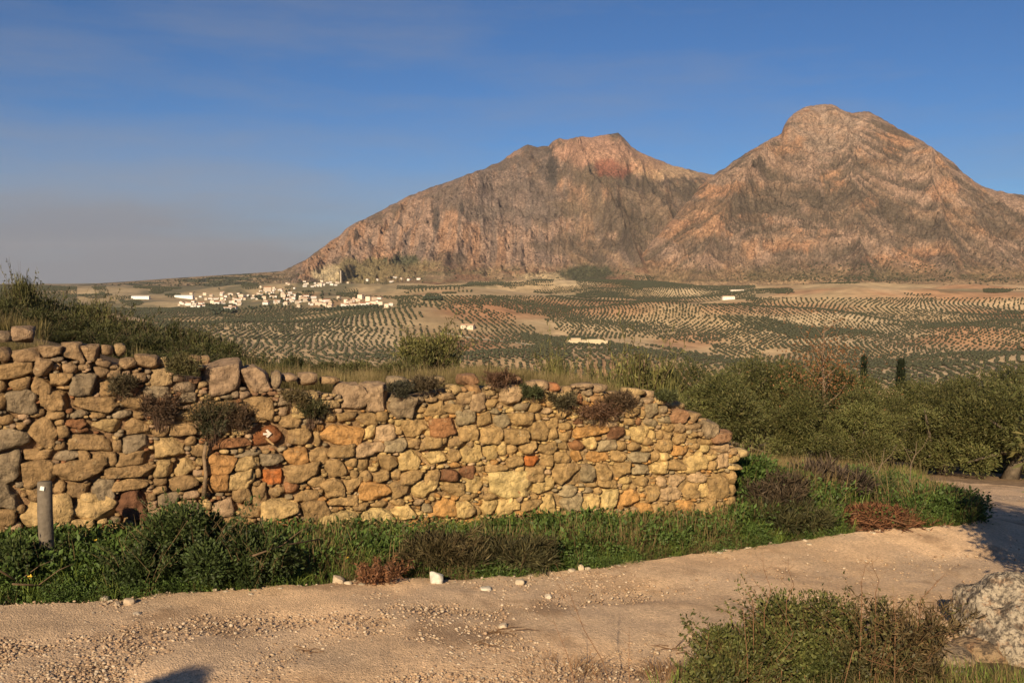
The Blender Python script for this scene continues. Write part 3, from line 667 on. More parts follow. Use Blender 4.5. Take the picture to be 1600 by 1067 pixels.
def foothill_scrub():
    pts = []
    def cloud(n, cx, cy, rx, ry, MT):
        a = RNG.normal(size=(n, 2)); pts.append(mt_surface(MT, cx + a[:, 0] * rx, cy + a[:, 1] * ry))
    cloud(220, 1290, 436, 70, 3.0, MT_R); cloud(90, 1420, 438, 50, 2, MT_R); cloud(30, 1165, 432, 8, 2, MT_R); cloud(80, 1560, 436, 30, 4, MT_R); cloud(200, 1250, 425, 160, 9, MT_R); cloud(160, 1450, 420, 110, 9, MT_R)
    cloud(240, 918, 428, 28, 5, MT_L); cloud(90, 628, 404, 14, 5, MT_L); cloud(150, 760, 425, 110, 10, MT_L); cloud(60, 1045, 437, 16, 2, MT_L)
    n = 300; xs = RNG.uniform(150, 470, n); pts.append(mt_surface(MT_L, xs, np.interp(xs, [100, 440], [448, 428]) + RNG.uniform(0, 14, n)))
    g = [(1005 + i * 3.4 + j * .8, 432 + j * 1.6) for i in range(-4, 6) for j in range(6)]; pts.append(mt_surface(MT_L, [q[0] for q in g], [q[1] for q in g]))
    P = np.concatenate(pts); P = P[P[:, 2] > -80]; n = len(P)
    o = scatter('hillside_scrub', P, RNG.uniform(.9, 2.2, n), rz_only(n), [proto('scrub_bush', m_) for m_ in FT])
    tag(o, 'dark scrub and scattered trees along the mountain foot', 'scrub', kind='stuff')
foothill_scrub()

# ------------------------------------------------------------------ the village and the farmhouses
def house_mesh(wd, dp, h, rh, wall, roof):
    b = MB(); x, y = wd / 2, dp / 2
    b.box((0, 0, h / 2 - 2), (wd, dp, h + 4), wall); nf = len(b.F)
    ov = .3
    V = [(-x - ov, -y - ov, h), (x + ov, -y - ov, h), (x + ov, y + ov, h), (-x - ov, y + ov, h), (-x - ov, 0, h + rh), (x + ov, 0, h + rh)]
    b.add(V, [(0, 1, 5, 4), (2, 3, 4, 5), (0, 4, 3), (1, 2, 5), (3, 2, 1, 0)], roof)
    fm = [0] * nf + [1, 1, 0, 0, 1]
    return mesh('house', np.concatenate(b.V), b.F, [M_WALLW, M_ROOF], np.concatenate(b.C), fmat=fm)
WHITE = (.60, .57, .53); CREAM = (.50, .42, .33); TERRA = (.34, .17, .10); PALE_T = (.42, .27, .18)
HM = [house_mesh(9, 8, 5.5, 1.6, WHITE, TERRA), house_mesh(12, 8, 6, 1.8, WHITE, PALE_T), house_mesh(8, 9, 7.5, 1.2, CREAM, TERRA), house_mesh(14, 9, 5, 1.8, WHITE, TERRA), house_mesh(10, 9, 8.5, .8, (.70, .58, .46), PALE_T)]
def ghit_far(px, py):
    return hit_far(px, py)
def hit_far(px, py, y0=700., y1=5200.):
    dx, dz = ray(px, py); Y = np.linspace(y0, y1, 2200); d = EYE[2] + dz * Y - zg(dx * Y, Y)
    i = np.argmax(d < 0) if np.any(d < 0) else len(Y) - 1
    return np.array([dx * Y[i], Y[i], float(zg(dx * Y[i], Y[i]))])
def village():
    spots = []
    def strip(n, x0, y0, x1, y1, j):
        for i in range(n):
            f = RNG.random(); spots.append((x0 + (x1 - x0) * f + RNG.normal() * 5, y0 + (y1 - y0) * f + RNG.normal() * j * 1.4))
    strip(36, 300, 466, 420, 462, 3.2); strip(46, 340, 472, 480, 468, 3.5); strip(30, 400, 458, 500, 448, 3.5); strip(36, 430, 474, 590, 472, 3.0); strip(20, 480, 476, 600, 480, 1.5); strip(14, 300, 478, 380, 476, 2.5); strip(8, 240, 474, 320, 479, 2)
    strip(24, 470, 447, 560, 440, 1.2)
    for (x, y) in spots:
        p = hit_far(x, y)
        o = obj('house', HM[int(RNG.integers(0, 5))], None, p, float(RNG.choice([.1, .5, 1.6, 2.0, -.3])) + float(RNG.normal() * .1))
        s = float(RNG.uniform(.8, 1.35)); o.scale = (s, s, s)
        tag(o, 'small white house in the village below the mountain', 'house', 'white houses of the distant village')
    up = [(605, 436), (618, 434), (628, 437), (640, 438), (648, 432), (655, 437), (590, 438), (575, 439), (612, 441)]
    P = mt_surface(MT_L, [a for a, b in up], [b for a, b in up])
    for p in P:
        o = obj('house', HM[int(RNG.integers(0, 4))], None, p, float(RNG.random() * 3)); o.scale = (1.4,) * 3
        tag(o, 'white house above the village on the green foot of the mountain', 'house', 'houses on the slope above the village')
    def big(name, px, py, wd, dp, h, rh, wall, roof, label, cat, rz=0.0):
        p = hit_far(px, py) ; e = empty(name, p, rz); b = MB(); b.box((0, 0, h / 2 - 3), (wd, dp, h + 6), wall); obj('wall', b.mesh('wall', M_WALLW), e)
        b = MB(); x, y = wd / 2 + .4, dp / 2 + .4
        b.add([(-x, -y, h), (x, -y, h), (x, y, h), (-x, y, h), (-x, 0, h + rh), (x, 0, h + rh)], [(0, 1, 5, 4), (2, 3, 4, 5), (0, 4, 3), (1, 2, 5), (3, 2, 1, 0)], roof); obj('roof', b.mesh('roof', M_ROOF), e)
        b = MB(); n = max(2, int(wd / 6))
        dk = (.06, .05, .045)
        for i in range(n):
            b = MB(); b.box((-wd / 2 + (i + .5) * wd / n, -dp / 2 - .03, h * .55), (1.5, .12, 1.7), dk); obj('window', b.mesh('window', M_WALLW), e)
        return tag(e, label, cat)
    big('warehouse', 220, 467, 62, 18, 9, 2, (.78, .76, .74), (.6, .58, .55), 'long white shed at the left edge of the village', 'warehouse', .05)
    big('warehouse', 288, 466, 70, 18, 10, 2, (.78, .76, .74), (.6, .58, .55), 'long white warehouse just right of the shed at the village edge', 'warehouse', -.04)
    big('farmhouse', 1138, 468, 34, 12, 8, 3, (.80, .74, .66), PALE_T, 'white farmhouse standing alone among the groves below the right peak', 'farmhouse', .15)
    big('barn', 1152, 456, 48, 12, 6, 2, (.74, .66, .56), (.55, .45, .36), 'long low barn behind the lone white farmhouse', 'barn', 0.05)
    big('farmhouse', 731, 514, 22, 10, 6, 2.5, (.60, .50, .38), PALE_T, 'small pale farmhouse beside the curved track among olive rows', 'farmhouse', -.3)
    big('church', 418, 455, 30, 14, 16, 4, CREAM, TERRA, 'cream church rising above the village roofs', 'church', .3)
    big('farmhouse', 356, 486, 20, 12, 9, 2.5, WHITE, PALE_T, 'tall pale farmhouse beside the dark tree clump left of the valley', 'farmhouse', .5)
    p = mt_surface(MT_L, [533], [441])[0]; b = MB(); b.tube([(0, 0, -5), (0, 0, 36), (0, 0, 56)], [2.6, 2.2, 1.9], 10, (.55, .46, .36)); b.tube([(0, 0, 56), (0, 0, 59)], [2.3, 2.2], 10, (.45, .36, .28))
    tag(obj('chimney', b.mesh('chimney', M_WALLW), None, p), 'tall pale chimney beside the quarry face above the village', 'chimney')
    # walled yard in the middle of the groves
    p = hit_far(917, 537); e = empty('walled_yard', p, .06); yc = (.52, .42, .28)
    for (cx, cy, wx, wy, hh) in [(0, -14, 56, 1.2, 5), (0, 14, 56, 1.2, 5), (-28, 0, 1.2, 26.7, 5.5), (28, 0, 1.2, 26.7, 5.5)]:
        b = MB(); b.box((cx, cy, hh / 2 - 3), (wx, wy, hh + 6), yc); obj('wall', b.mesh('wall', M_WALLW), e)
    b = MB(); b.box((-16, 4, 3), (14, 9, 10), (.50, .38, .25)); b.box((10, 6, 2), (22, 7, 8), yc); obj('shed', b.mesh('shed', M_WALLW), e)
    tag(e, 'ruined pale walled yard in the middle of the valley groves', 'ruin')
    # dark trees in the village and rows of trees
    ORDV = ['leftmost', 'second', 'third', 'fourth', 'fifth', 'sixth', 'seventh', 'eighth', 'ninth', 'tenth', 'eleventh', 'twelfth', 'thirteenth', 'fourteenth', 'fifteenth', 'sixteenth', 'seventeenth', 'eighteenth', 'nineteenth', 'rightmost']; rows = [(490 + i * 5.2, 487 - i * .25, 1.5) for i in range(20)] + [(348 + RNG.normal() * 12, 490 + RNG.normal() * 3, 1.9) for _ in range(16)] + [(403 + RNG.normal() * 4, 467 + RNG.normal(), 1.8) for _ in range(5)] + [(664 + i * 5, 470, 1.6) for i in range(6)] + [(440 + RNG.normal() * 48, 464 + RNG.normal() * 6, 1.3) for _ in range(60)] + [(330 + RNG.random() * 230, 482 + RNG.normal() * 2, 1.2) for _ in range(22)]
    dk = [far_tree_mesh(s, 6.5, 5.5, 2, (.035, .042, .028)) for s in (11, 12)]
    for q, (x, y, s) in enumerate(rows):
        o = obj('dark_tree', dk[q % 2], None, hit_far(x, y), float(RNG.random() * 6)); o.scale = (s, s, s)
        lab = ORDV[min(q, 19)] + ' dark tree of the dense row in front of the village' if q < 20 else ('dark tree in the clump beside the tall pale farmhouse' if q < 36 else 'dark leafy tree standing among the village houses')
        tag(o, lab, 'tree', 'trees of the row before the village' if q < 20 else ('trees of the clump by the farmhouse' if q < 36 else 'trees among the village houses'))
    # pale track curving through the groves
    cp = np.array([hit_far(a, b)[:2] for a, b in [(688, 519), (710, 524), (740, 529), (775, 533), (820, 538), (860, 541)]])
    q = np.linspace(0, 5, 60); cx = np.interp(q, range(6), cp[:, 0]); cy = np.interp(q, range(6), cp[:, 1])
    V = []
    for k in range(60):
        for off in (-4.5, 4.5): V.append((cx[k], cy[k] + off * 1.5, float(zg(cx[k], cy[k] + off * 1.5)) + .9))
    Fa = np.array([(2 * k, 2 * k + 2, 2 * k + 3, 2 * k + 1) for k in range(59)])
    tag(obj('field_track', mesh('field_track', V, Fa, M_FIELD, np.tile((.56, .47, .33), (120, 1)))), kind='structure')
village()

# ------------------------------------------------------------------ the dry-stone wall
ZA = (0, 480, 2.807); ZB = (380, 540, 3.333); ZC = (760, 540, 3.334)
SA = "0,108,45,150,g 45,90,138,155,p 0,180,40,232 50,185,160,240 165,175,275,225 275,160,365,232 358,165,440,235 440,170,497,212 497,160,547,215,l 0,245,125,315 145,222,232,300 345,222,375,248 420,235,490,262 470,275,535,318 530,225,600,275 600,215,700,272 700,222,740,275,l 578,285,645,328 662,265,748,342,l 828,210,885,250 885,215,922,250 840,255,905,278 900,245,1068,378,p 0,318,28,375 30,313,132,362 140,310,228,385 222,290,312,352 250,345,315,362 315,285,428,390,g 432,318,520,392 0,378,25,460 35,360,160,475,g 180,355,310,450 322,392,520,452 540,380,640,455 760,330,860,375,g 790,372,870,430,g 0,472,60,522 70,505,112,535 125,445,195,490 200,455,285,497 315,452,385,483,g 390,455,460,487 490,455,580,485,g 585,458,650,490 0,530,125,630,g 122,490,250,618 250,515,305,570 282,482,395,530,r 300,528,392,552,r 405,485,535,550,l 543,485,650,548 768,457,850,503,l 665,528,745,568 750,505,853,558 285,555,490,628 490,575,535,635 538,552,657,628,g 672,565,815,668,l 815,565,860,612 95,620,222,672 230,625,345,672,g 345,632,398,690 398,632,505,692 505,628,663,690 930,570,1090,625,r 0,635,90,785,g 100,665,238,785 238,672,455,762 468,690,670,750 675,668,762,738,l 765,668,857,742,l 895,642,1030,725,o 1032,655,1135,715,l 1035,635,1145,658,g 115,785,185,852 0,783,92,888,g 240,762,290,820 293,765,388,830 398,752,507,845,g 503,752,657,803 672,740,735,785 742,738,860,802 672,785,735,815 905,728,1000,815,o 1005,712,1115,795,l 55,865,110,905 80,838,305,980,l 318,825,515,938,l 515,802,658,925,d 295,930,415,985,l 0,888,75,960 540,925,605,962 1020,793,1098,862 1103,780,1170,855 1055,862,1145,928 975,785,1020,825"
SB = "5,125,145,240,p 148,140,205,230,g 200,150,280,190,p 300,150,385,210,p 415,165,500,200 15,255,160,380 510,215,650,345,p 645,203,765,335,p 768,262,900,378,g 660,312,705,350 950,265,1010,295 1010,248,1100,290 1078,210,1140,255,l 1112,240,1195,310 950,290,1050,360 1045,305,1145,355 1180,250,1260,335,p 1260,275,1340,320 1118,332,1220,405,g 1225,310,1270,350 1225,350,1305,425 1305,345,1390,425,g 995,165,1060,205,l 1140,150,1225,205,r 765,165,855,205,g 870,180,930,215 940,180,985,210 185,362,290,425 290,372,345,405,g 430,355,482,405 488,350,580,398 582,345,697,410 700,345,762,400 45,400,222,540,A 232,408,365,515 368,440,408,520 410,405,620,520,o 625,415,690,492,l 692,400,790,495,p 830,380,962,475 792,415,830,460 980,375,1120,468,r 1122,405,1232,490 1235,428,1355,510 1357,435,1425,500 0,545,95,582,g 97,560,212,622,g 215,528,330,628,o 330,522,445,625 447,512,582,580 584,497,725,572,p 738,475,855,562,g 858,480,930,528 930,470,1025,535 1028,470,1062,510 1064,475,1140,528 1165,490,1205,530 930,535,970,560,r 0,582,82,640,l 95,625,210,725,O 222,620,412,708 430,592,535,680 537,585,590,630 592,580,660,648 660,565,703,605 705,570,800,650 805,540,930,640,l 945,547,1062,615,l 1070,530,1138,605 1140,507,1245,610,l 1255,510,1330,598,l 1332,500,1375,570,l 1380,560,1430,610 0,645,60,730,l 62,640,95,690 345,680,450,735 290,705,340,735 560,650,603,690 605,652,670,712 672,648,762,705 768,638,825,700 830,645,935,720 940,638,1028,718 1028,642,1118,712,d 1120,625,1205,695,d 1210,620,1260,660 1265,612,1375,660 0,740,38,820 45,728,132,818 135,732,212,798 215,708,288,775,r 265,740,385,825 410,685,522,800 524,690,612,762 612,708,762,810,o 768,702,862,792 868,705,1010,795,l 1025,710,1155,782 1155,668,1257,760,l 1268,660,1525,790,L 0,825,90,900 95,800,278,915,l 300,808,445,900 455,768,590,842 450,842,505,865 580,820,653,865 655,812,760,842 762,797,840,832 400,855,605,950,L 612,842,785,948,L 785,824,900,910,l 980,797,1105,905,o 1107,807,1205,895,l 1130,768,1225,805 1230,755,1255,798 1257,767,1320,803 1202,845,1240,890 1242,803,1320,882,l 1322,797,1420,878,l 168,912,290,960,r 290,915,385,975,r 1145,897,1285,960,o 1030,907,1090,930"
SC = "145,165,195,205,r 215,185,262,220,p 268,182,330,240,p 335,195,388,240,O 470,200,560,225,p 560,205,640,245,p 735,225,830,260,l 832,235,885,275,p 940,250,1000,292,l 460,245,510,300,O 320,275,365,320 145,300,222,345,g 222,297,285,350 118,350,235,425 237,350,290,390 300,380,383,430 365,310,440,380 385,392,447,445 450,378,510,413,d 725,310,800,370 800,330,832,372 832,308,903,375,g 905,315,942,360,g 885,275,940,308,l 945,295,1025,333,l 955,335,1058,400,r 1060,348,1118,400 1117,380,1150,400 712,374,770,412 772,374,820,415,r 822,380,890,422,g 895,362,965,408,g 90,430,215,505 217,393,318,500 320,430,378,495 380,447,445,497 450,415,620,482,o 635,422,735,488,d 740,415,848,500,l 848,440,885,490,l 887,435,920,488 930,410,980,447 922,447,970,495 982,407,1038,458 1040,407,1125,442 1128,392,1200,478,g 1180,447,1270,510,r 1000,458,1052,480 60,505,100,560 102,508,168,570 175,502,263,560 265,507,358,570 360,502,430,545 440,492,508,545,r 510,470,575,540,l 577,482,670,540,g 672,492,735,545 740,502,798,550 800,477,870,528 810,528,870,552 878,490,962,550 975,462,1053,512 1055,477,1110,510 1115,480,1178,520 1115,522,1173,560,L 1045,512,1108,545 1045,547,1100,582 1177,507,1265,558,p 1265,525,1316,572 1318,540,1362,580,L 108,577,192,630 194,572,272,625,O 275,567,355,625 357,548,435,610 437,537,505,605,o 508,542,630,605,o 650,547,730,605 735,552,856,605,g 858,547,905,600 907,552,950,600,l 958,517,1040,575,o 1255,577,1340,613,l 1202,562,1258,640,p 1150,567,1198,598,l 1155,600,1198,650 200,627,300,705 345,607,490,725 492,612,562,715,g 565,605,652,705 660,602,758,680 760,612,850,670,g 860,602,936,670,l 938,587,1033,650 1035,548,1153,655,l 1255,622,1335,653,l 375,727,480,790,g 590,692,680,740 770,677,858,735 890,677,942,735,p 945,662,1053,728,p 1055,654,1150,712,p 1160,652,1258,795 1260,660,1310,720 140,742,200,785,r 285,772,370,870,l 385,772,485,855,g 490,772,590,850,l 600,742,703,848,L 706,747,803,845,o 832,724,900,812 905,730,1013,810,p 1015,710,1108,800 1102,707,1160,800,l 1262,725,1308,785 800,802,850,828 55,802,180,875,l 182,802,283,865 360,864,450,905 495,862,575,920,l 580,852,680,900 685,862,788,910 790,822,870,888,o 872,814,935,875 937,817,992,875 1000,807,1100,890,o 1102,802,1195,885 1197,807,1250,845 1252,792,1300,830 1165,848,1275,905,l 220,872,268,940 270,877,340,950 385,907,490,965,L 140,892,200,930"
PAL = {'': (.235, .15, .072), 'g': (.20, .15, .095), 'p': (.27, .18, .11), 'l': (.33, .225, .105), 'L': (.36, .26, .125), 'o': (.29, .155, .06), 'r': (.20, .095, .045), 'd': (.115, .055, .03), 'O': (.30, .10, .03), 'A': (.145, .055, .022)}
def cube_sphere(n):
    V = []; Fa = []; g = np.linspace(-1, 1, n + 1)
    for ax in range(3):
        for sgn in (-1, 1):
            b = len(V)
            for i in range(n + 1):
                for j in range(n + 1):
                    p = [0, 0, 0]; p[ax] = sgn; p[(ax + 1) % 3] = math.tan(g[i] * math.pi / 4); p[(ax + 2) % 3] = math.tan(g[j] * math.pi / 4); V.append(p)
            for i in range(n):
                for j in range(n):
                    q = [b + i * (n + 1) + j, b + (i + 1) * (n + 1) + j, b + (i + 1) * (n + 1) + j + 1, b + i * (n + 1) + j + 1]; Fa.append(q if sgn > 0 else q[::-1])
    V = np.round(np.array(V), 6); U, inv = np.unique(V, axis=0, return_inverse=True); return U, inv.ravel()[np.array(Fa)]
CS12 = cube_sphere(12); CS8 = cube_sphere(8); CS5 = cube_sphere(5); CS3 = cube_sphere(3); CS2 = cube_sphere(2)
def stone_verts(w_, h_, dep, seed, cs=CS8, n=3.2, rough=1.0, chips=6, skew=0.):
    rs = np.random.default_rng(seed); c, Fa = cs
    n = rs.uniform(n * .75, n * 1.6); v = c / (np.abs(c) ** n).sum(1, keepdims=True) ** (1 / n)
    o = rs.random(3) * 50
    if skew:
        q = rs.uniform(-1, 1, 8) * skew; a_, b_ = (v[:, 0] + 1) / 2, (v[:, 2] + 1) / 2
        v = v + np.c_[(q[0] * (1 - a_) + q[1] * a_) * (1 - b_) + (q[2] * (1 - a_) + q[3] * a_) * b_, 0 * a_, (q[4] * (1 - a_) + q[5] * a_) * (1 - b_) + (q[6] * (1 - a_) + q[7] * a_) * b_]
    for k in range(chips):
        a = rs.random() * 6.283; nn = np.array([math.cos(a), rs.uniform(-.75, .1), math.sin(a)]); nn /= np.linalg.norm(nn)
        lim = rs.uniform(.84, 1.15) ; q = v @ nn; v = v - np.maximum(0, q - lim)[:, None] * nn * .93
    k = 1 + rough * (.11 * (noise(v[:, 0] * 1.3 + o[0], v[:, 1] * 1.3 + o[1], v[:, 2] * 1.3 + o[2]) - .5) + .13 * (noise(v[:, 0] * 3 + o[0], v[:, 1] * 3, v[:, 2] * 3 + o[1]) - .5))
    v = v * k[:, None] * np.array([w_ / 2, dep, h_ / 2]) * 1.09
    m_ = min(w_, h_); fz = .085 * m_ * rough
    v[:, 1] += fz * 2 * (fbm(v[:, 0] / m_ * 4 + o[2], v[:, 2] / m_ * 4 + o[0], o=3) - .5)
    th = rs.normal() * .05; ca, sa = math.cos(th), math.sin(th)
    return np.c_[v[:, 0] * ca - v[:, 2] * sa, v[:, 1], v[:, 0] * sa + v[:, 2] * ca], Fa
def build_wall():
    base = hit(0, 835); z0 = float(zg(W0[0], W0[1])) - .2
    wl = empty('dry_stone_wall', (W0[0], W0[1], z0), WANG)
    tag(wl, 'old dry stone wall of ochre field stones along the track, its right end crumbling', 'stone wall')
    st = []
    for (txt, (ox, oy, sc)) in ((SA, ZA), (SB, ZB), (SC, ZC)):
        for tk in txt.split():
            f = tk.split(','); x0, y0, x1, y1 = [float(q) for q in f[:4]]; st.append((ox + x0 / sc, oy + y0 / sc, ox + x1 / sc, oy + y1 / sc, f[4] if len(f) > 4 else ''))
    items = []
    TPX = np.array(TOP_PX, float)
    for k, (x0, y0, x1, y1, cd) in enumerate(st):
        if x0 <= 1: x0 -= 14
        xc, yc = (x0 + x1) / 2, (y0 + y1) / 2
        back = .03 * RNG.random() + max(0, np.interp(xc, TPX[:, 0], TPX[:, 1]) - yc) * .0085
        s0, z_ = wall_px(x0, yc, back); s1, _ = wall_px(x1, yc, back); _, zt = wall_px(xc, y0, back); _, zb = wall_px(xc, y1, back); sc_, zc = wall_px(xc, yc, back)
        items.append([sc_, zc, s1 - s0, zt - zb, back, cd, xc])
    # fill of small stones between the digitised ones
    res = .012; S0, S1 = -1.2, WL + .1; ZB0, ZT0 = -.75, 1.75
    nx, nz_ = int((S1 - S0) / res), int((ZT0 - ZB0) / res); occ = np.zeros((nz_, nx), bool)
    sg = S0 + (np.arange(nx) + .5) * res; zgd = ZB0 + (np.arange(nz_) + .5) * res
    topz = np.where(sg < TS[0], TZ[0], ztop(sg)) - .01
    gx = W0[0] + sg * WT[0] + .03 * WN[0]; gy = W0[1] + sg * WT[1] + .03 * WN[1]; basez = zg(gx, gy) - .12
    send = np.interp(zgd, [wall_px(1145, 812)[1], wall_px(1160, 712)[1]], [wall_px(1140, 800)[0], wall_px(1160, 712)[0]])
    occ |= (zgd[:, None] > topz[None, :]) | (zgd[:, None] < basez[None, :]) | (sg[None, :] > send[:, None])
    occ |= False
    def mark(sc_, zc, w_, h_, f=1.0):
        i0, i1 = max(0, int((sc_ - w_ / 2 - S0) / res) - 1), min(nx, int((sc_ + w_ / 2 - S0) / res) + 2); j0, j1 = max(0, int((zc - h_ / 2 - ZB0) / res) - 1), min(nz_, int((zc + h_ / 2 - ZB0) / res) + 2)
        if i1 <= i0 or j1 <= j0: return None
        e = (np.abs((sg[i0:i1][None, :] - sc_) / (w_ / 2 * f)) ** 3.5 + np.abs((zgd[j0:j1][:, None] - zc) / (h_ / 2 * f)) ** 3.5) < 1
        return (slice(j0, j1), slice(i0, i1)), e
    for it in items:
        q = mark(it[0], it[1], it[2], it[3], .97)
        if q: occ[q[0]] |= q[1]
    small = []
    for (lo_, hi_, tries) in ((.22, .34, 900), (.13, .22, 3000), (.08, .13, 6000), (.05, .085, 9000), (.032, .052, 9000)):
        fr = np.argwhere(~occ)
        for _ in range(tries):
            j, i = fr[RNG.integers(0, len(fr))]
            if occ[j, i]: continue
            w_ = RNG.uniform(lo_, hi_); h_ = w_ * RNG.uniform(.45, .9); sc_, zc = sg[i], zgd[j]
            q = mark(sc_, zc, w_, h_, 1.0)
            if q is None or q[1].sum() == 0: continue
            if (occ[q[0]] & q[1]).sum() > .07 * q[1].sum(): continue
            occ[q[0]] |= q[1]; pxc = proj(*(W0 + WT * sc_), zc)[0]
            small.append([sc_, zc, w_, h_, .004 + .025 * RNG.random(), RNG.choice(['', '', 'g', 'p', 'l', 'r']) if pxc < 480 else RNG.choice(['', 'l', 'p', 'l', 'o', 'g']), pxc])
    allst = [i + [1] for i in items] + [i + [0] for i in small]
    allst.sort(key=lambda i: -i[2] * i[3])
    V_, F_, C_, nv = [], [], [], 0
    for k, (sc_, zc, w_, h_, back, cd, pxc, dig) in enumerate(allst):
        big = k < 300
        cs = CS12 if k < 150 else (CS8 if big else (CS3 if w_ > .06 else CS2))
        dep = min(.17, .5 * min(w_, h_) + .05) if w_ > .1 else .5 * min(w_, h_) + .02
        v, fa = stone_verts(w_, h_, dep, 100 + k, cs, 11 if big else 7.0, 1.1, 5, .19)
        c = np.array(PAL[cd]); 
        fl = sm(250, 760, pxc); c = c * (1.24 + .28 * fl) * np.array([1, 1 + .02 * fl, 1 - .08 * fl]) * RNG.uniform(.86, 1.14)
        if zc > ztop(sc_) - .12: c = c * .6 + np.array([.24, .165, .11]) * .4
        if cd == 'A': v, fa = stone_verts(w_ * .98, h_ * .92, dep, 77, CS12, 3.2, 1.0, 12, .26)
        y = back + dep - RNG.uniform(.0, .035) * (1 if big else .6)
        if big:
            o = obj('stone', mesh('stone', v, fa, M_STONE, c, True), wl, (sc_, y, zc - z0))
            if cd == 'A':
                o['label'] = 'dark red painted stone with a white arrow'
                arrow(o, v, dep)
            elif cd == 'O' : o['label'] = 'bright rusty orange stone'
            elif cd == 'd' : o['label'] = 'dark red brown stone'
        else:
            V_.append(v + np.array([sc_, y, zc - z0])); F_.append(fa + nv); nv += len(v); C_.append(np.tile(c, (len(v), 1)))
    o = obj('small_stones', mesh('small_stones', np.concatenate(V_), np.concatenate(F_), M_STONE, np.concatenate(C_), True), wl); o['kind'] = 'stuff'
    # earth and rubble core behind the face stones
    ss = np.linspace(-1.2, WL - .12, 260); zt = np.where(ss < TS[0], TZ[0], ztop(ss)) - .06; zb_ = zg(W0[0] + ss * WT[0], W0[1] + ss * WT[1]) - .4
    zt = np.maximum(zt - .35 * sm(WL - .3, WL, ss), zb_ + .1)
    rows = np.linspace(0, 1, 26); V = []; 
    for a, b, c in zip(ss, zb_, zt):
        prof = [(.060 + .05 * (fbm(a * 9, (b + (c - b) * t) * 9, o=3) - .5) + .0, b + (c - b) * t) for t in rows] + [(.2, c + .015), (.34, c + .02), (.5, c), (.5, b)]
        for (yy, zz) in prof: V.append((a, yy, zz - z0))
    V = np.array(V); fl = sm(2.0, 5.0, V[:, 0])[:, None]; CC = np.array((.22, .135, .072)) * (1 - fl) + np.array((.33, .22, .105)) * fl; V[:, 1] -= .014 * fl[:, 0] * (V[:, 1] < .15)
    m_ = len(rows) + 4; n = len(ss); i, j = np.meshgrid(np.arange(n - 1), np.arange(m_), indexing='ij'); j2 = (j + 1) % m_
    Q = np.stack([i * m_ + j, (i + 1) * m_ + j, (i + 1) * m_ + j2, i * m_ + j2], -1).reshape(-1, 4)
    Fl = [tuple(int(a) for a in q) for q in Q] + [tuple(range(m_))[::1], tuple(range((n - 1) * m_, n * m_))[::-1]]
    obj('rubble_core', mesh('rubble_core', V, Fl, M_CORE, CC, True), wl)
    return wl, z0, allst
def arrow(stone, v, dep):
    def poly(name, P, off, col):
        P = np.array(P) * np.array([.001, .001])
        n = len(P); yf = v[:, 1].min() - .004
        V = [(x, yf - off, z) for x, z in P] + [(x, yf + .03, z) for x, z in P]
        Fa = [tuple(range(n))] + [(i, (i + 1) % n, n + (i + 1) % n, n + i)[::-1] for i in range(n)]
        obj(name, mesh(name, V, Fa, M_PAINT, np.tile(col, (2 * n, 1))), stone)
    # pixels of the photograph scaled to millimetres on the stone
    k = 4.6
    A = [(-10, 1.5), (-2, 1.5), (-5.5, 6), (-2.5, 8), (5, .2), (-2.5, -7), (-5, -5), (-2, -1.8), (-10, -1.8)]
    poly('painted_arrow', [(x * k - 6, z * k + 26) for x, z in A], 0, (.62, .54, .46))
    B = [(-9, 7), (-4, 1), (5, -6), (7, -4), (1, 1), (-5, 8)]
    poly('faded_paint_mark', [(x * k + 4, z * k - 46) for x, z in B], 0, (.36, .23, .11))
WALL, WZ0, STONES = build_wall()

# ------------------------------------------------------------------ waymark post
def post():
    p = at(73, 858, 6.9); p[2] = float(zg(p[0], p[1])); topz = at(73, 752, 6.9)[2] - p[2]
    e = empty('waymark_post', p)
    b = MB(); h = topz; b.tube([(0, 0, -.2), (.003, 0, h * .3), (-.004, 0, h * .7), (0, 0, h - .012), (0, 0, h)], [.052, .05, .05, .05, .044], 16, (.14, .115, .088), .08)
    obj('shaft', b.mesh('shaft', M_POST, True), e)
    b = MB(); b.add([(-.012, -.056, h - .05), (.018, -.056, h - .055), (.022, -.056, h - .028), (-.004, -.056, h - .022), (-.012, -.04, h - .05), (.018, -.04, h - .055), (.022, -.04, h - .028), (-.004, -.04, h - .022)], [(0, 1, 2, 3), (7, 6, 5, 4), (0, 4, 5, 1), (1, 5, 6, 2), (2, 6, 7, 3), (3, 7, 4, 0)], (.75, .72, .66))
    obj('marker_tag', b.mesh('marker_tag', M_PAINT), e)
    tag(e, 'short weathered wooden post with a small white tag standing before the wall', 'post')
post()

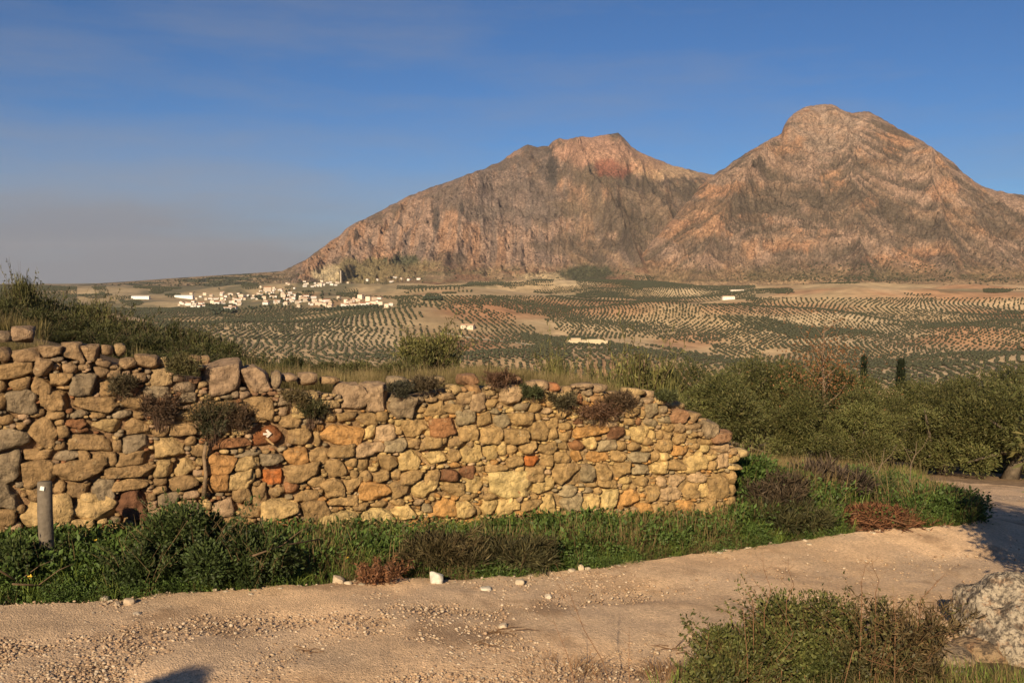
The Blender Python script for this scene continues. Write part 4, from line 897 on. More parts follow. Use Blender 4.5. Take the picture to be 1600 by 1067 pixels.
# ------------------------------------------------------------------ verge grass
WB_PX = [(1500, 800), (1420, 770), (1300, 745), (1180, 745), (1150, 800), (1100, 812), (1000, 815), (900, 822), (800, 830), (700, 835), (600, 838), (500, 838), (400, 838), (300, 838), (200, 840), (100, 842), (0, 845), (-200, 850)]
def in_poly(x, y, P):
    ins = np.zeros(len(x), bool); j = len(P) - 1
    for i in range(len(P)):
        xi, yi = P[i]; xj, yj = P[j]
        c = ((yi > y) != (yj > y)) & (x < (xj - xi) * (y - yi) / (yj - yi + 1e-12) + xi); ins ^= c; j = i
    return ins
def verge():
    global RNG
    WBp = [hit(a, b)[:2] if a > 1145 else None for a, b in WB_PX]
    wb = []
    for (a, b), h in zip(WB_PX, WBp):
        if h is not None: wb.append(tuple(h))
        else:
            s, _ = wall_px(a, b); wb.append(tuple(W0 + WT * s + WN * .02))
    poly = [tuple(q) for q in EDGE[:21]] + wb; P = np.array(poly)
    n = 60000; x = RNG.uniform(P[:, 0].min(), P[:, 0].max(), n); y = RNG.uniform(P[:, 1].min(), P[:, 1].max(), n)
    ed = np.interp(x, EDGE[:20, 0], EDGE[:20, 1]); jit = .28 * (fbm(x * 2.2, y * 2.2, o=3) - .5)
    ok = in_poly(x, y - jit, poly); x, y, ed = x[ok], y[ok], ed[ok]
    z = zg(x, y); px, py = proj(x, y, z); dist = y - ed
    red = np.hypot((px - 1362) / 66, (py - 800) / 40) < 1
    keep = ~(red & (RNG.random(len(x)) < .96)); x, y, z, px, py, dist = x[keep], y[keep], z[keep], px[keep], py[keep], dist[keep]
    G = [blades(s, 26, (.1, .26), .09, (.062, .10, .022), (.20, .25, .05), .0045, .7) for s in (21, 22, 23)]
    Wd_ = []
    for s in (31, 32, 33):                                    # broad-leaved weeds
        RNG = np.random.default_rng(s); nl = 110
        Pp = np.c_[RNG.normal(size=(nl, 2)) * .06, RNG.uniform(.02, .2, nl)]; D = np.c_[Pp[:, :2] * 8, RNG.uniform(.1, .8, nl)] + RNG.normal(size=(nl, 3)) * .4
        V, Fa, C = leaves(Pp, D, RNG.uniform(.018, .045, nl), RNG.uniform(.01, .022, nl), (.068, .108, .025), .5); Wd_.append(mesh('weed', V, Fa, M_LEAF, C))
    Dm = [blades(s, 16, (.14, .36), .07, (.10, .07, .035), (.19, .135, .06), .0026, .8, M_DRY) for s in (41, 42)]
    RNG = np.random.default_rng(5)
    protos = [proto('blade_tuft', m_) for m_ in G] + [proto('leafy_weed', m_) for m_ in Wd_] + [proto('dry_tuft', m_) for m_ in Dm]
    m = len(x); u = RNG.random(m); idx = np.where(u < .62, RNG.integers(0, 3, m), 3 + RNG.integers(0, 3, m))
    leafy = (fbm(x * 1.3 + 4, y * 1.3, o=2) > .52) | (px < 480); idx = np.where(leafy & (u > .35), 3 + RNG.integers(0, 3, m), idx)
    dry = fbm(x * 1.6 + 9, y * 1.6, o=3); pd = np.where(px > 1180, .13, .07) + .5 * sm(.53, .62, dry) * (px > 480); idx = np.where(RNG.random(m) < pd, 6 + RNG.integers(0, 2, m), idx)
    sc_ = RNG.uniform(.65, 1.3, m) * (.5 + .65 * sm(0, .5, dist)) * np.where(px > 1150, 1.1, 1.0)
    rot = np.c_[RNG.normal(size=m) * .15, RNG.normal(size=m) * .15, RNG.random(m) * 6.283]
    tag(scatter('verge_grass', np.c_[x, y, z], sc_, rot, protos, idx), 'rough green grass and weeds between the track and the wall', 'grass', kind='stuff')
    # yellow flowers in the left verge
    k = np.where((px < 560) & (dist > .1) & (RNG.random(m) < .02))[0][:150]; b = MB()
    for s in range(1):
        for q in range(5):
            a = q * 1.2566; b.add([(0, 0, .2), (.011 * math.cos(a - .5), .011 * math.sin(a - .5), .203), (.016 * math.cos(a), .016 * math.sin(a), .206), (.011 * math.cos(a + .5), .011 * math.sin(a + .5), .203)], [(0, 1, 2, 3)], (.75, .5, .06))
        b.tube([(0, 0, 0), (.003, 0, .1), (0, 0, .2)], [.002, .0018, .0015], 3, (.05, .08, .02))
    fl = proto('yellow_flower', b.mesh('yellow_flower', M_LEAF))
    tag(scatter('yellow_flowers', np.c_[x[k], y[k], z[k]], RNG.uniform(.8, 1.4, len(k)), np.c_[RNG.normal(size=len(k)) * .3 + .5, RNG.normal(size=len(k)) * .3, RNG.random(len(k)) * 0], [fl]), 'tiny yellow flowers dotted through the left verge', 'flowers', kind='stuff')
    # dry grass on the terrace behind the wall
    n = 26000; s = RNG.uniform(-1.5, WL - .4, n); d = .35 + 5.5 * RNG.random(n) ** 1.6; x = W0[0] + s * WT[0] - WN[0] * d; y = W0[1] + s * WT[1] - WN[1] * d
    keep = fbm(x * .9 + 3, y * .9, o=3) > .46; keep &= (d > .6) | (RNG.random(n) < .35); x, y = x[keep], y[keep]; d = d[keep]; s = s[keep]; m = len(x)
    T = [blades(s_, 22, (.1, .34), .1, (.06, .06, .022), (.20, .155, .06), .0035, .6, M_LEAF) for s_ in (51, 52, 53)] + [blades(54, 14, (.2, .46), .06, (.16, .12, .055), (.30, .22, .11), .0025, .5, M_DRY)]
    RNG = np.random.default_rng(6)
    tag(scatter('terrace_grass', np.c_[x, y, zg(x, y)], RNG.uniform(.4, .8, m) * (.5 + .5 * sm(.4, 1.6, d)), rz_only(m), [proto('terrace_tuft', q) for q in T]), 'yellow green dry grass on the terrace behind the wall', 'grass', kind='stuff')
    # thin grass on the slope below, under the olive trees, and on the bank near the camera
    n = 9000; x = RNG.uniform(2, 20, n); y = RNG.uniform(11.5, 40, n); ok = (x < y * .62) & (x > y * .12 + 1) & (fbm(x * .5, y * .5, o=3) > .5) & ~((x > 4.6 + (y - 9) * .22) & (y < 26) & (x > .42 * y))
    x, y = x[ok], y[ok]; m = len(x)
    tag(scatter('slope_grass', np.c_[x, y, zg(x, y)], RNG.uniform(.7, 1.6, m), rz_only(m), [proto('slope_tuft', q) for q in T[2:] + G[:1]]), 'sparse dry grass under the olive trees', 'grass', kind='stuff')
    n = 8000; x = RNG.uniform(.6, 4.2, n); y = RNG.uniform(2.6, 5.7, n); zz = zg(x, y); qx, qy = proj(x, y, zz)
    ok = (qx > 1085 + 60 * RNG.normal(size=n) * .4) & (qy > 985) & (RNG.random(n) < .8); x, y = x[ok], y[ok]; m = len(x)
    tag(scatter('bank_grass', np.c_[x, y, zg(x, y)], RNG.uniform(.45, .95, m), rz_only(m), protos and [proto('bank_tuft', q) for q in G + Dm]), 'short grass on the bank around the boulder', 'grass', kind='stuff')
verge()

# ------------------------------------------------------------------ gravel on the track
def gravel():
    n = 260000; n_, m_, _ = TRACK.shape
    i = RNG.integers(0, n_ - 1, n); f = RNG.random(n) ** .9; P = TRACK[i, np.minimum((f * m_).astype(int), m_ - 1)] + RNG.normal(size=(n, 2)) * .035
    x, y = P[:, 0], P[:, 1]; px, py = proj(x, y, zg(x, y))
    dn = fbm(x * .8 + 2, y * 1.1, o=3); left = sm(1100, 600, px)
    ok = (RNG.random(n) < (.32 + .68 * sm(.40, .6, dn)) * (.06 + .94 * left)) & (px > -60) & (px < 1640) & (py < 1110); x, y = x[ok], y[ok]; m = len(x)
    pr = []
    for s, c in enumerate([(.36, .25, .165), (.38, .28, .185), (.25, .17, .11), (.31, .21, .135), (.44, .35, .255)]):
        v, fa = stone_verts(1, .62, .5, 900 + s, CS2, 2.5, 1.3, 4); v = v[:, [0, 2, 1]]; v = np.c_[v[:, 0], v[:, 2], v[:, 1]]
        pr.append(proto('pebble', mesh('pebble', v, fa, M_PEBBLE, c, False)))
    sz = .005 + .02 * RNG.random(m) ** 5
    rot = RNG.random((m, 3)) * np.array([.6, .6, 6.283])
    tag(scatter('gravel', np.c_[x, y, zg(x, y) + .034 + sz * .1], sz, rot, pr), 'loose pale gravel scattered over the dirt track', 'gravel', kind='stuff')
    # stones one can pick out along the edge of the grass
    big = [(683, 911, 23, 17, 'white angular stone at the grass edge in the middle of the track', (.56, .52, .44)), (529, 914, 20, 10, 'flat pale stone half in the grass left of the white angular stone', (.42, .33, .23)), (203, 948, 16, 11, 'rounded pale stone at the grass edge below the post', (.38, .29, .20)), (812, 915, 14, 9, 'pale stone lying right of the white angular stone', (.44, .36, .26)), (760, 926, 18, 8, 'flat whitish stone on the gravel below the grass edge', (.48, .43, .35)), (857, 938, 10, 7, 'small light stone on the track below the dry bush', (.5, .42, .33)), (907, 893, 10, 10, 'small upright pale stone at the grass edge', (.48, .38, .26)), (786, 986, 15, 8, 'pale flat stone beside the dry twigs on the track', (.45, .36, .26)), (183, 951, 9, 7, 'little stone next to the rounded pale stone', (.36, .28, .2)), (215, 797 + 170, 12, 7, 'low grey stone in the left of the track', (.34, .28, .22))]
    for k, (px_, py_, w_, h_, lab, c) in enumerate(big):
        p = hit(px_, py_ + h_ * .4); s = p[1] / F; v, fa = stone_verts(w_ * s, h_ * s * 1.15, w_ * s * .42, 700 + k, CS8, 4.5, 1.1, 8, .35)
        tag(obj('loose_stone', mesh('loose_stone', v, fa, M_PEBBLE, c, True), None, p + np.array([0, 0, h_ * s * .42 + .022])), lab, 'stone')
    e = np.array(EDGE)
    for k in range(46):
        q = RNG.random() ** .8 * 19; x = np.interp(q, range(24), e[:, 0]) + RNG.normal() * .05; y = np.interp(q, range(24), e[:, 1]) + RNG.normal() * .07 - .05
        w_ = RNG.uniform(.025, .065); v, fa = stone_verts(w_, w_ * .6, w_ * .4, 800 + k, CS3, 2.8, 1.2)
        tag(obj('loose_stone', mesh('loose_stone', v, fa, M_PEBBLE, np.array([.44, .36, .26]) * RNG.uniform(.75, 1.15), True), None, (x, y, float(zg(x, y)) + w_ * .2 + .022), float(RNG.random() * 3)), 'small pale stone lying along the grass edge of the track', 'stone', 'small stones along the grass edge')
gravel()

# ------------------------------------------------------------------ boulder and flat rocks by the camera
def boulders():
    v, fa = stone_verts(.72, .84, .34, 4242, cube_sphere(40), 2.4, 1.2, 9)
    v[:, 1] += .0; nrm = v / (np.linalg.norm(v, axis=1, keepdims=True) + 1e-9)
    v = v + nrm * (.075 * (fbm(v[:, 0] * 5 + 3, v[:, 1] * 7, v[:, 2] * 7 + 5.5, o=5, g=.6) - .5) - .018 * sm(.56, .72, noise(v[:, 0] * 26, v[:, 1] * 26, v[:, 2] * 26 + .3)))[:, None]
    p = hit(1592, 1012); g = float(zg(p[0], p[1]))
    tag(obj('boulder', mesh('boulder', v, fa, M_BOULDER, (.48, .40, .30), True), None, p), 'big pitted limestone boulder with dark lichen at the right edge of the track', 'boulder')
    for k, (px_, py_, w_, h_, Y, c, lab) in enumerate([(1470, 1030, 90, 26, 4.0, (.36, .27, .18), 'long flat rock in the grass below the boulder'), (1450, 1009, 22, 12, 4.15, (.44, .35, .22), 'small yellowish rock left of the boulder'), (1440, 1040, 26, 22, 3.9, (.34, .22, .12), 'brown rounded rock beside the long flat rock'), (1385, 1066, 70, 26, 3.75, (.46, .40, .32), 'pale flat rock at the bottom edge under the bramble'), (1530, 1024, 80, 30, 4.05, (.36, .25, .15), 'low broken rock at the foot of the boulder'), (1500, 1062, 30, 12, 3.7, (.40, .34, .26), 'small pale rock in the grass at the bottom right')]):
        p = hit(px_, py_); Y = p[1]; p[2] += .01; s = Y / F; v, fa = stone_verts(w_ * s, h_ * s * 1.4, w_ * s * .4, 660 + k, CS8, 2.8, 1.3)
        tag(obj('rock', mesh('rock', v, fa, M_BOULDER if k in (0, 4) else M_PEBBLE, c, True), None, p), lab, 'rock')
boulders()

# ------------------------------------------------------------------ shrubs, trees
def by_top(px, top, Y):
    """ground point under pixel column px at distance Y and the height that reaches pixel row top"""
    p = at(px, top, Y); g = float(zg(p[0], p[1])); return np.array([p[0], p[1], g]), p[2] - g
ORDW = ['leftmost', 'second', 'third', 'fourth', 'fifth', 'sixth', 'seventh', 'eighth', 'ninth', 'tenth', 'eleventh', 'twelfth', 'thirteenth', 'fourteenth', 'fifteenth', 'sixteenth', 'seventeenth', 'eighteenth', 'nineteenth', 'twentieth']
def nth(i): return ORDW[i] + ('' if i == 0 else ' from the left')
def shrubs():
    B = [bush_meshes(200 + i, 1, 1.5, 7500, (.042, .05, .018), (.10, .09, .03), (.05, .1), (.012, .026), .6) for i in range(5)]
    OC = [bush_meshes(220 + i, 1, 1.1, 4200, (.075, .08, .03), (.17, .15, .05), (.05, .1), (.012, .024), .5) for i in range(2)]
    FE = [bush_meshes(240 + i, 1, 1.0, 4600, (.095, .10, .034), (.23, .195, .065), (.05, .1), (.01, .02), 1.3, 14, (.14, .1, .06), 1.0, 40) for i in range(2)]
    def topline(x): return np.interp(x, [-120, 0, 60, 110, 150, 200, 260, 320, 370, 430, 480, 530], [448, 450, 450, 460, 460, 482, 500, 516, 532, 543, 552, 564])
    k = 0
    for rw, (Y, dy, st, off) in enumerate(((15.5, 0, 44, 0), (13.2, 16, 48, 20), (11.2, 36, 52, 8), (10.0, 52, 60, 30))):
        cnt = 0
        for px in np.arange(-110 + off, 575, st):
            x = px + RNG.normal() * 8; tp = topline(x) + dy * (1 - .45 * sm(200, 520, x)) + RNG.normal() * 5
            p, h = by_top(x, tp, Y)
            if h < .12: continue
            h = min(h, 1.9); w_ = max(.55, h * .8) * RNG.uniform(.9, 1.25)
            e = thing2('shrub', B[k % 5], p, 'olive green shrub, %s in the %s row of the terrace thicket' % (nth(cnt), ('back', 'third', 'second', 'front')[rw]), 'shrub', 'shrubs of the thicket behind the wall', float(RNG.random() * 6), (w_ * .75, w_ * .75, h), ('stem', 'foliage')); k += 1; cnt += 1
    p, h = by_top(30, 414, 14.5); thing2('sapling', OC[0], p, 'small leafy sapling standing above the shrubs at the far left', 'tree', None, .4, (h * .33, h * .33, h * 1.0), ('stem', 'foliage'))
    p, h = by_top(152, 455, 13.6); thing2('shrub', OC[1], p, 'tall rounded dark shrub poking above the thicket at the left', 'shrub', None, 1.4, (h * .45, h * .45, h), ('stem', 'foliage'))
    for (x, tp, Y, wpx, lab) in [(676, 508, 14.5, 128, 'yellow green olive sapling growing behind the middle of the wall'), (868, 538, 15, 78, 'small upright sapling behind the wall right of its middle'), (1002, 530, 17, 130, 'feathery pale bush behind the right part of the wall'), (560, 558, 13, 85, 'low dry bush behind the wall left of the yellow green sapling'), (612, 560, 12.4, 80, 'low straw coloured bush just left of the yellow green sapling'), (748, 566, 12.6, 80, 'low dry bush just right of the yellow green sapling'), (940, 560, 14, 80, 'low bush left of the feathery pale bush'), (808, 572, 12.6, 70, 'low dry bush between the two saplings')]:
        p, h = by_top(x, tp, Y); h = max(.3, h); w_ = wpx / F * Y
        thing2('bush', FE[int(x) % 2] if int(x) in (676, 868, 1002, 940) else OC[int(x) % 2], p, lab, 'bush', None, x * .01, (w_ / 1.15, w_ / 1.15, h), ('stem', 'foliage'))
shrubs()
def olives():
    OM = [olive_meshes(300 + i, 3.0, 3.1, 24000, tuple(np.array((.088, .094, .03)) * q), (.06, .13)) for i, q in enumerate((1.0, .78, 1.2, .9, 1.08))]
    T = [(1015, 575, 22, 1.0), (1075, 572, 27, 1.0), (1130, 582, 21, .95), (1180, 572, 25, 1.0), (1225, 570, 29, 1.05), (1262, 598, 21, .9), (1310, 585, 26, 1.0), (1345, 606, 22, .85), (1390, 622, 24, .9), (1440, 604, 27, 1.0), (1478, 598, 24, 1.05), (1530, 592, 27, 1.1), (1580, 597, 23, 1.1), (1640, 590, 27, 1.1), (1420, 600, 33, 1.0), (1500, 588, 34, 1.0), (1285, 572, 33, 1.0), (1160, 568, 33, 1.0), (1580, 584, 34, 1.0), (1350, 592, 34, .9)]
    ORD = ['second', 'third', 'fourth', 'fifth', 'sixth', 'seventh', 'eighth', 'ninth', 'tenth', 'eleventh', 'twelfth', 'thirteenth', 'fourteenth']
    fr = sorted([q for q in range(len(T)) if T[q][2] < 26], key=lambda q: T[q][0]); bk = sorted([q for q in range(len(T)) if T[q][2] >= 26], key=lambda q: T[q][0])
    def lab(k):
        row, nm = (fr, 'front') if k in fr else (bk, 'back'); i = row.index(k)
        if i == 0: return 'olive tree nearest to the wall end in the %s row of the right grove' % nm
        return '%s olive tree from the wall end in the %s row of the right grove' % (ORD[i - 1], nm)
    for k, (x, tp, Y, wf) in enumerate(T):
        p, h = by_top(x, tp, Y); f = h / 2.75
        e = thing2('olive_tree', OM[k % 5], p, lab(k), 'tree', 'olive trees beyond the right end of the wall', k * 1.7, (f * wf * (.95 + .25 * ((k * 7) % 5) / 4), f * wf * 1.05, f * (1.0 + .12 * (((k * 3) % 5) / 4 - .5))))
    # tree at the right edge, mostly outside the picture, and the one whose shade falls on the track
    g = float(zg(5.0, 7.0))
    thing2('olive_tree', OM[1], (5.0, 7.0, g), 'olive tree reaching in at the right edge and shading the bend of the track', 'tree', None, .7, (.92, .92, .98))
    # thin autumn tree with rusty leaves
    p, h = by_top(1288, 505, 24); global RNG
    RNG = np.random.default_rng(77); n = 1500; P = RNG.normal(size=(n, 3)) * np.array([.32, .32, .2]); P[:, 0] *= .5 + RNG.random(n); P = P * np.array([1.6, 1.6, 1]) ; P[:, 2] = .66 + P[:, 2] * .8
    V, Fa, C = leaves(P * np.array([1, 1, h]), unit(n), RNG.uniform(.05, .1, n), .035, (.22, .105, .045)); e = empty('slender_tree', p)
    obj('crown', mesh('crown', V, Fa, M_LEAF, C), e); b = MB()
    b.tube([(0, 0, -.1), (.05, 0, h * .4), (-.02, 0, h * .75), (0, 0, h)], [.06, .045, .025, .008], 6, (.17, .12, .08))
    for q in range(14):
        a = q * 2.4; z_ = h * (.42 + .04 * q); b.tube([(0, 0, z_), (.4 * math.cos(a), .4 * math.sin(a), z_ + .35), (.62 * math.cos(a), .62 * math.sin(a), z_ + .7)], [.018, .01, .004], 4, (.17, .12, .08))
    obj('trunk', b.mesh('trunk', M_BARK), e); tag(e, 'slender bare tree with thin rusty leaves rising above the olives', 'tree')
    # cypresses
    for (x, tp, Y, wpx, lab) in [(1408, 568, 48, 26, 'tall dark cypress beside the ochre hut'), (1350, 562, 56, 15, 'smaller dark cypress left of the ochre hut')]:
        p, h = by_top(x, tp, Y); n = 3800; t = RNG.random(n) ** .8; w_ = wpx / F * Y / 2; a = RNG.random(n) * 6.283; rr = w_ * (np.sin(np.clip(t * 1.0, 0, 1) ** .6 * math.pi) * .8 + .22) * (1 - t * .75) * (.6 + .4 * RNG.random(n))
        P = np.c_[rr * np.cos(a), rr * np.sin(a), t * h]; D = np.c_[np.cos(a) * .4, np.sin(a) * .4, np.ones(n)] + RNG.normal(size=(n, 3)) * .25
        V, Fa, C = leaves(P, D, RNG.uniform(.16, .4, n), .09, (.026, .034, .018)); e = empty('cypress', p); obj('crown', mesh('crown', V, Fa, M_LEAF, C), e)
        b = MB(); b.tube([(0, 0, -.3), (0, 0, h * .3), (0, 0, h * .8)], [.14, .1, .03], 6, (.1, .08, .06)); obj('trunk', b.mesh('trunk', M_BARK), e); tag(e, lab, 'tree')
    # ochre hut between the trees
    p = at(1368, 626, 44); e = empty('stone_hut', p, .15); g = float(zg(p[0], p[1])) - p[2]
    b = MB(); b.box((0, 0, g / 2), (1.75, 1.6, -g + .3), (.36, .23, .11)); obj('wall', b.mesh('wall', M_WALLW), e)
    b = MB(); b.add([(-1.0, -1, .15), (1.0, -1, .15), (1.0, 1, .15), (-1.0, 1, .15), (-1.0, 0, .5), (1.0, 0, .5)], [(0, 1, 5, 4), (2, 3, 4, 5), (0, 4, 3), (1, 2, 5), (3, 2, 1, 0)], (.42, .29, .16)); obj('roof', b.mesh('roof', M_ROOF), e)
    b = MB(); b.box((-.35, -.82, -.35), (.3, .08, .35), (.04, .03, .03)); obj('window', b.mesh('window', M_WALLW), e)
    tag(e, 'small ochre hut half hidden behind the olive trees', 'hut')
olives()

# ------------------------------------------------------------------ plants on and beside the wall
def wall_plants():
    global RNG
    def on_wall(px, py, off=-.02):
        s, z = wall_px(px, py, off); q = W0 + WT * s - WN * off; return np.array([q[0], q[1], z])
    k = 0
    for (x, y, wpx, hpx, col, tip, lab, hang) in [
        (250, 668, 62, 74, (.07, .045, .028), (.15, .09, .055), 'dry brown bush hanging on the wall above the left middle', .5),
        (331, 690, 66, 84, (.045, .05, .022), (.12, .085, .045), 'dark green bush rooted high in the wall left of the arrow stone', .9),
        (372, 668, 50, 46, (.08, .05, .03), (.15, .1, .06), 'brown twiggy bush just right of the dark green bush on the wall', .5),
        (485, 664, 44, 54, (.045, .05, .02), (.12, .10, .045), 'small green bush in the gap right of the arrow stone', .7),
        (460, 640, 50, 40, (.10, .075, .035), (.17, .13, .06), 'dry grassy clump on top of the wall above the arrow stone', .6),
        (625, 622, 36, 30, (.04, .04, .025), (.1, .09, .06), 'dark little bush on top of the wall above its middle', .6),
        (930, 662, 90, 44, (.10, .055, .032), (.19, .105, .06), 'reddish brown dry creeper spread over the right top of the wall', .2),
        (968, 640, 70, 34, (.09, .06, .035), (.17, .11, .06), 'dry brown twigs on the wall top right of the creeper', .3),
        (828, 624, 46, 26, (.045, .055, .022), (.10, .10, .04), 'low green plant on top of the wall right of its middle', .4),
        (780, 606, 60, 30, (.10, .055, .032), (.18, .10, .06), 'reddish dry plant on top of the wall near its middle', .4),
        (880, 640, 50, 34, (.075, .065, .035), (.15, .12, .06), 'greyish dry plant between the low green plant and the creeper', .4),
        (190, 620, 44, 40, (.07, .055, .03), (.14, .11, .06), 'thin dry plant in the upper wall left of the brown bush', .6),
        (285, 590, 60, 44, (.08, .075, .03), (.15, .12, .05), 'tangled grassy bush on the wall top above the brown bush', .8),
        (665, 612, 50, 26, (.07, .055, .03), (.14, .1, .06), 'low withered plant on the wall top right of the three big stones', .4),
        (1040, 628, 36, 20, (.05, .06, .025), (.11, .11, .04), 'small green tuft near the crumbling right end of the wall top', .5)]:
        p = on_wall(x, y, -.03); Y = p[1]; h = .85 * hpx / F * Y; w_ = .85 * wpx / F * Y
        pm = bush_meshes(400 + k, h, w_, 1500, col, tip, (.025, .06), (.003, .009), hang, 26, (.10, .06, .04)); k += 1
        e = thing2('wall_plant', pm, p, lab, 'plant', None, 0.0, (1, .75, 1), ('stem', 'foliage'))
    # the pale stem below the green bush
    p = on_wall(318, 768, -.05); top = on_wall(322, 690, -.05); b = MB(); d = top - p; b.tube([(0, 0, -.05), d * .35 + [.012, 0, 0], d * .7 + [-.01, 0, 0], d], [.02, .016, .017, .013], 7, (.22, .15, .09), .2)
    tag(obj('dead_vine', b.mesh('dead_vine', M_BARK, True), None, p), 'dead pale vine climbing the wall face below the dark green bush', 'vine')
    # mound of weeds before the wall
    def mound(px, py, Y, wpx, top, col, tip, lab, n=6500, ll=(.02, .048), lw=(.01, .022), name='weed_clump', dry=0, stems=30):
        p, h = by_top(px, top, Y); w_ = wpx / F * Y
        nonlocal k
        pm = bush_meshes(500 + k, max(h, .15), w_, n, col, tip, ll, lw, .35, stems, (.16, .11, .055)); k += 1
        return thing2(name, pm, p, lab, 'plant', None, 0.0, (1, .8, 1), ('stem', 'foliage'))
    G1, G2 = (.03, .048, .014), (.075, .095, .026)
    mound(300, 0, 7.05, 190, 778, G1, G2, 'tall mound of dark green weeds against the left of the wall', 15000)
    mound(395, 0, 7.0, 130, 812, G1, G2, 'lower weed mound right of the tall mound', 9000)
    mound(215, 0, 6.8, 120, 838, G1, G2, 'leafy weed clump between the post and the tall mound', 7500)
    mound(30, 0, 6.7, 110, 840, G1, G2, 'leafy weed clump left of the post', 7500)
    mound(690, 0, 7.7, 150, 822, (.08, .068, .03), (.18, .13, .06), 'dry brown tangle of grass before the middle of the wall', 5200, (.05, .11), (.002, .005))
    mound(800, 0, 7.9, 130, 830, (.07, .068, .03), (.17, .14, .06), 'browning grass tangle right of the dry brown tangle', 4200, (.05, .11), (.002, .005))
    mound(598, 0, 7.3, 84, 872, (.15, .07, .035), (.24, .115, .055), 'patch of rusty dead leaves in the grass below the wall', 1100, (.02, .05), (.007, .014), stems=3)
    # beyond the end of the wall
    mound(1205, 0, 10.4, 130, 742, (.085, .065, .04), (.16, .11, .07), 'dry purplish brown weeds beside the right end of the wall', 5200, (.06, .16), (.003, .007))
    mound(1285, 0, 11.2, 130, 726, (.10, .075, .055), (.17, .12, .085), 'tall greyish dry brush right of the wall end', 5200, (.08, .2), (.003, .007))
    mound(1240, 0, 9.9, 130, 784, (.05, .055, .022), (.12, .1, .04), 'mixed green and brown grass hummock before the dry brush', 5200, (.05, .13), (.004, .008))
    mound(1365, 0, 11.9, 110, 735, G1, G2, 'dark green leafy weeds behind the red brush pile', 4500)
    mound(1440, 0, 11.4, 110, 758, G1, (.06, .085, .022), 'green leafy weeds right of the red brush pile', 5000)
    mound(1480, 0, 11.2, 70, 785, G1, (.06, .085, .022), 'low green weeds at the bend of the track', 2800)
    mound(1282, 0, 10.6, 80, 800, (.03, .05, .016), (.08, .09, .03), 'green weeds left of the red brush pile', 3500)
    # reddish pile of prunings
    RNG = np.random.default_rng(91); p, h = by_top(1366, 793, 10.35); n = 8000; w_ = 118 / F * 10.35
    u = RNG.normal(size=(n, 2)) * .26; hh = h * np.exp(-(u[:, 0] ** 2 + u[:, 1] ** 2) * 3.0)
    P = np.c_[u[:, 0] * w_, u[:, 1] * w_ * .7, hh * (.25 + .75 * RNG.random(n))]; D = np.c_[RNG.normal(size=(n, 2)), RNG.normal(size=n) * .45]
    V, Fa, C = leaves(P, D, RNG.uniform(.05, .13, n), RNG.uniform(.006, .016, n), (.15, .068, .034), .45); e = empty('brush_pile', p); obj('dead_foliage', mesh('dead_foliage', V, Fa, M_DRY, C), e)
    b = MB()
    for q in range(16):
        a = RNG.random() * 6.28; c0 = RNG.normal(size=2) * .16; L = RNG.uniform(.12, .3); z_ = h * RNG.uniform(.35, .9)
        b.tube([(c0[0] - L * math.cos(a), c0[1] - L * math.sin(a), z_ * .7), (c0[0], c0[1], z_), (c0[0] + L * math.cos(a), c0[1] + L * math.sin(a), z_ * .8)], [.009, .008, .004], 4, (.2, .11, .06))
    obj('branch', b.mesh('branch', M_DRY), e); tag(e, 'heap of rusty red dead brush in the green verge near the bend', 'brush pile')
    # forked dry stems above the pile
    for q, (x0, y0, x1, y1, Y, lab) in enumerate([(1362, 762, 1382, 700, 12.2, 'forked bare sapling behind the red brush pile'), (1420, 740, 1432, 690, 14, 'thin pale leaning stem among the olives')]):
        a, b_ = at(x0, y0, Y), at(x1, y1, Y); b = MB(); d = b_ - a; g = float(zg(a[0], a[1])) - a[2]
        b.tube([(0, 0, g - .1), d * .3, d * .62 + [.03, 0, 0], d], [.012, .01, .007, .003], 5, (.15, .11, .07)); b.tube([d * .35, d * .6 + [-.1, 0, .05], d * .8 + [-.22, 0, .1]], [.006, .004, .002], 4, (.15, .11, .07)); b.tube([d * .5, d * .8 + [.12, 0, .02], d + [.16, 0, .05]], [.005, .004, .002], 4, (.15, .11, .07))
        tag(obj('bare_sapling', b.mesh('bare_sapling', M_BARK), None, a), lab, 'sapling')
wall_plants()

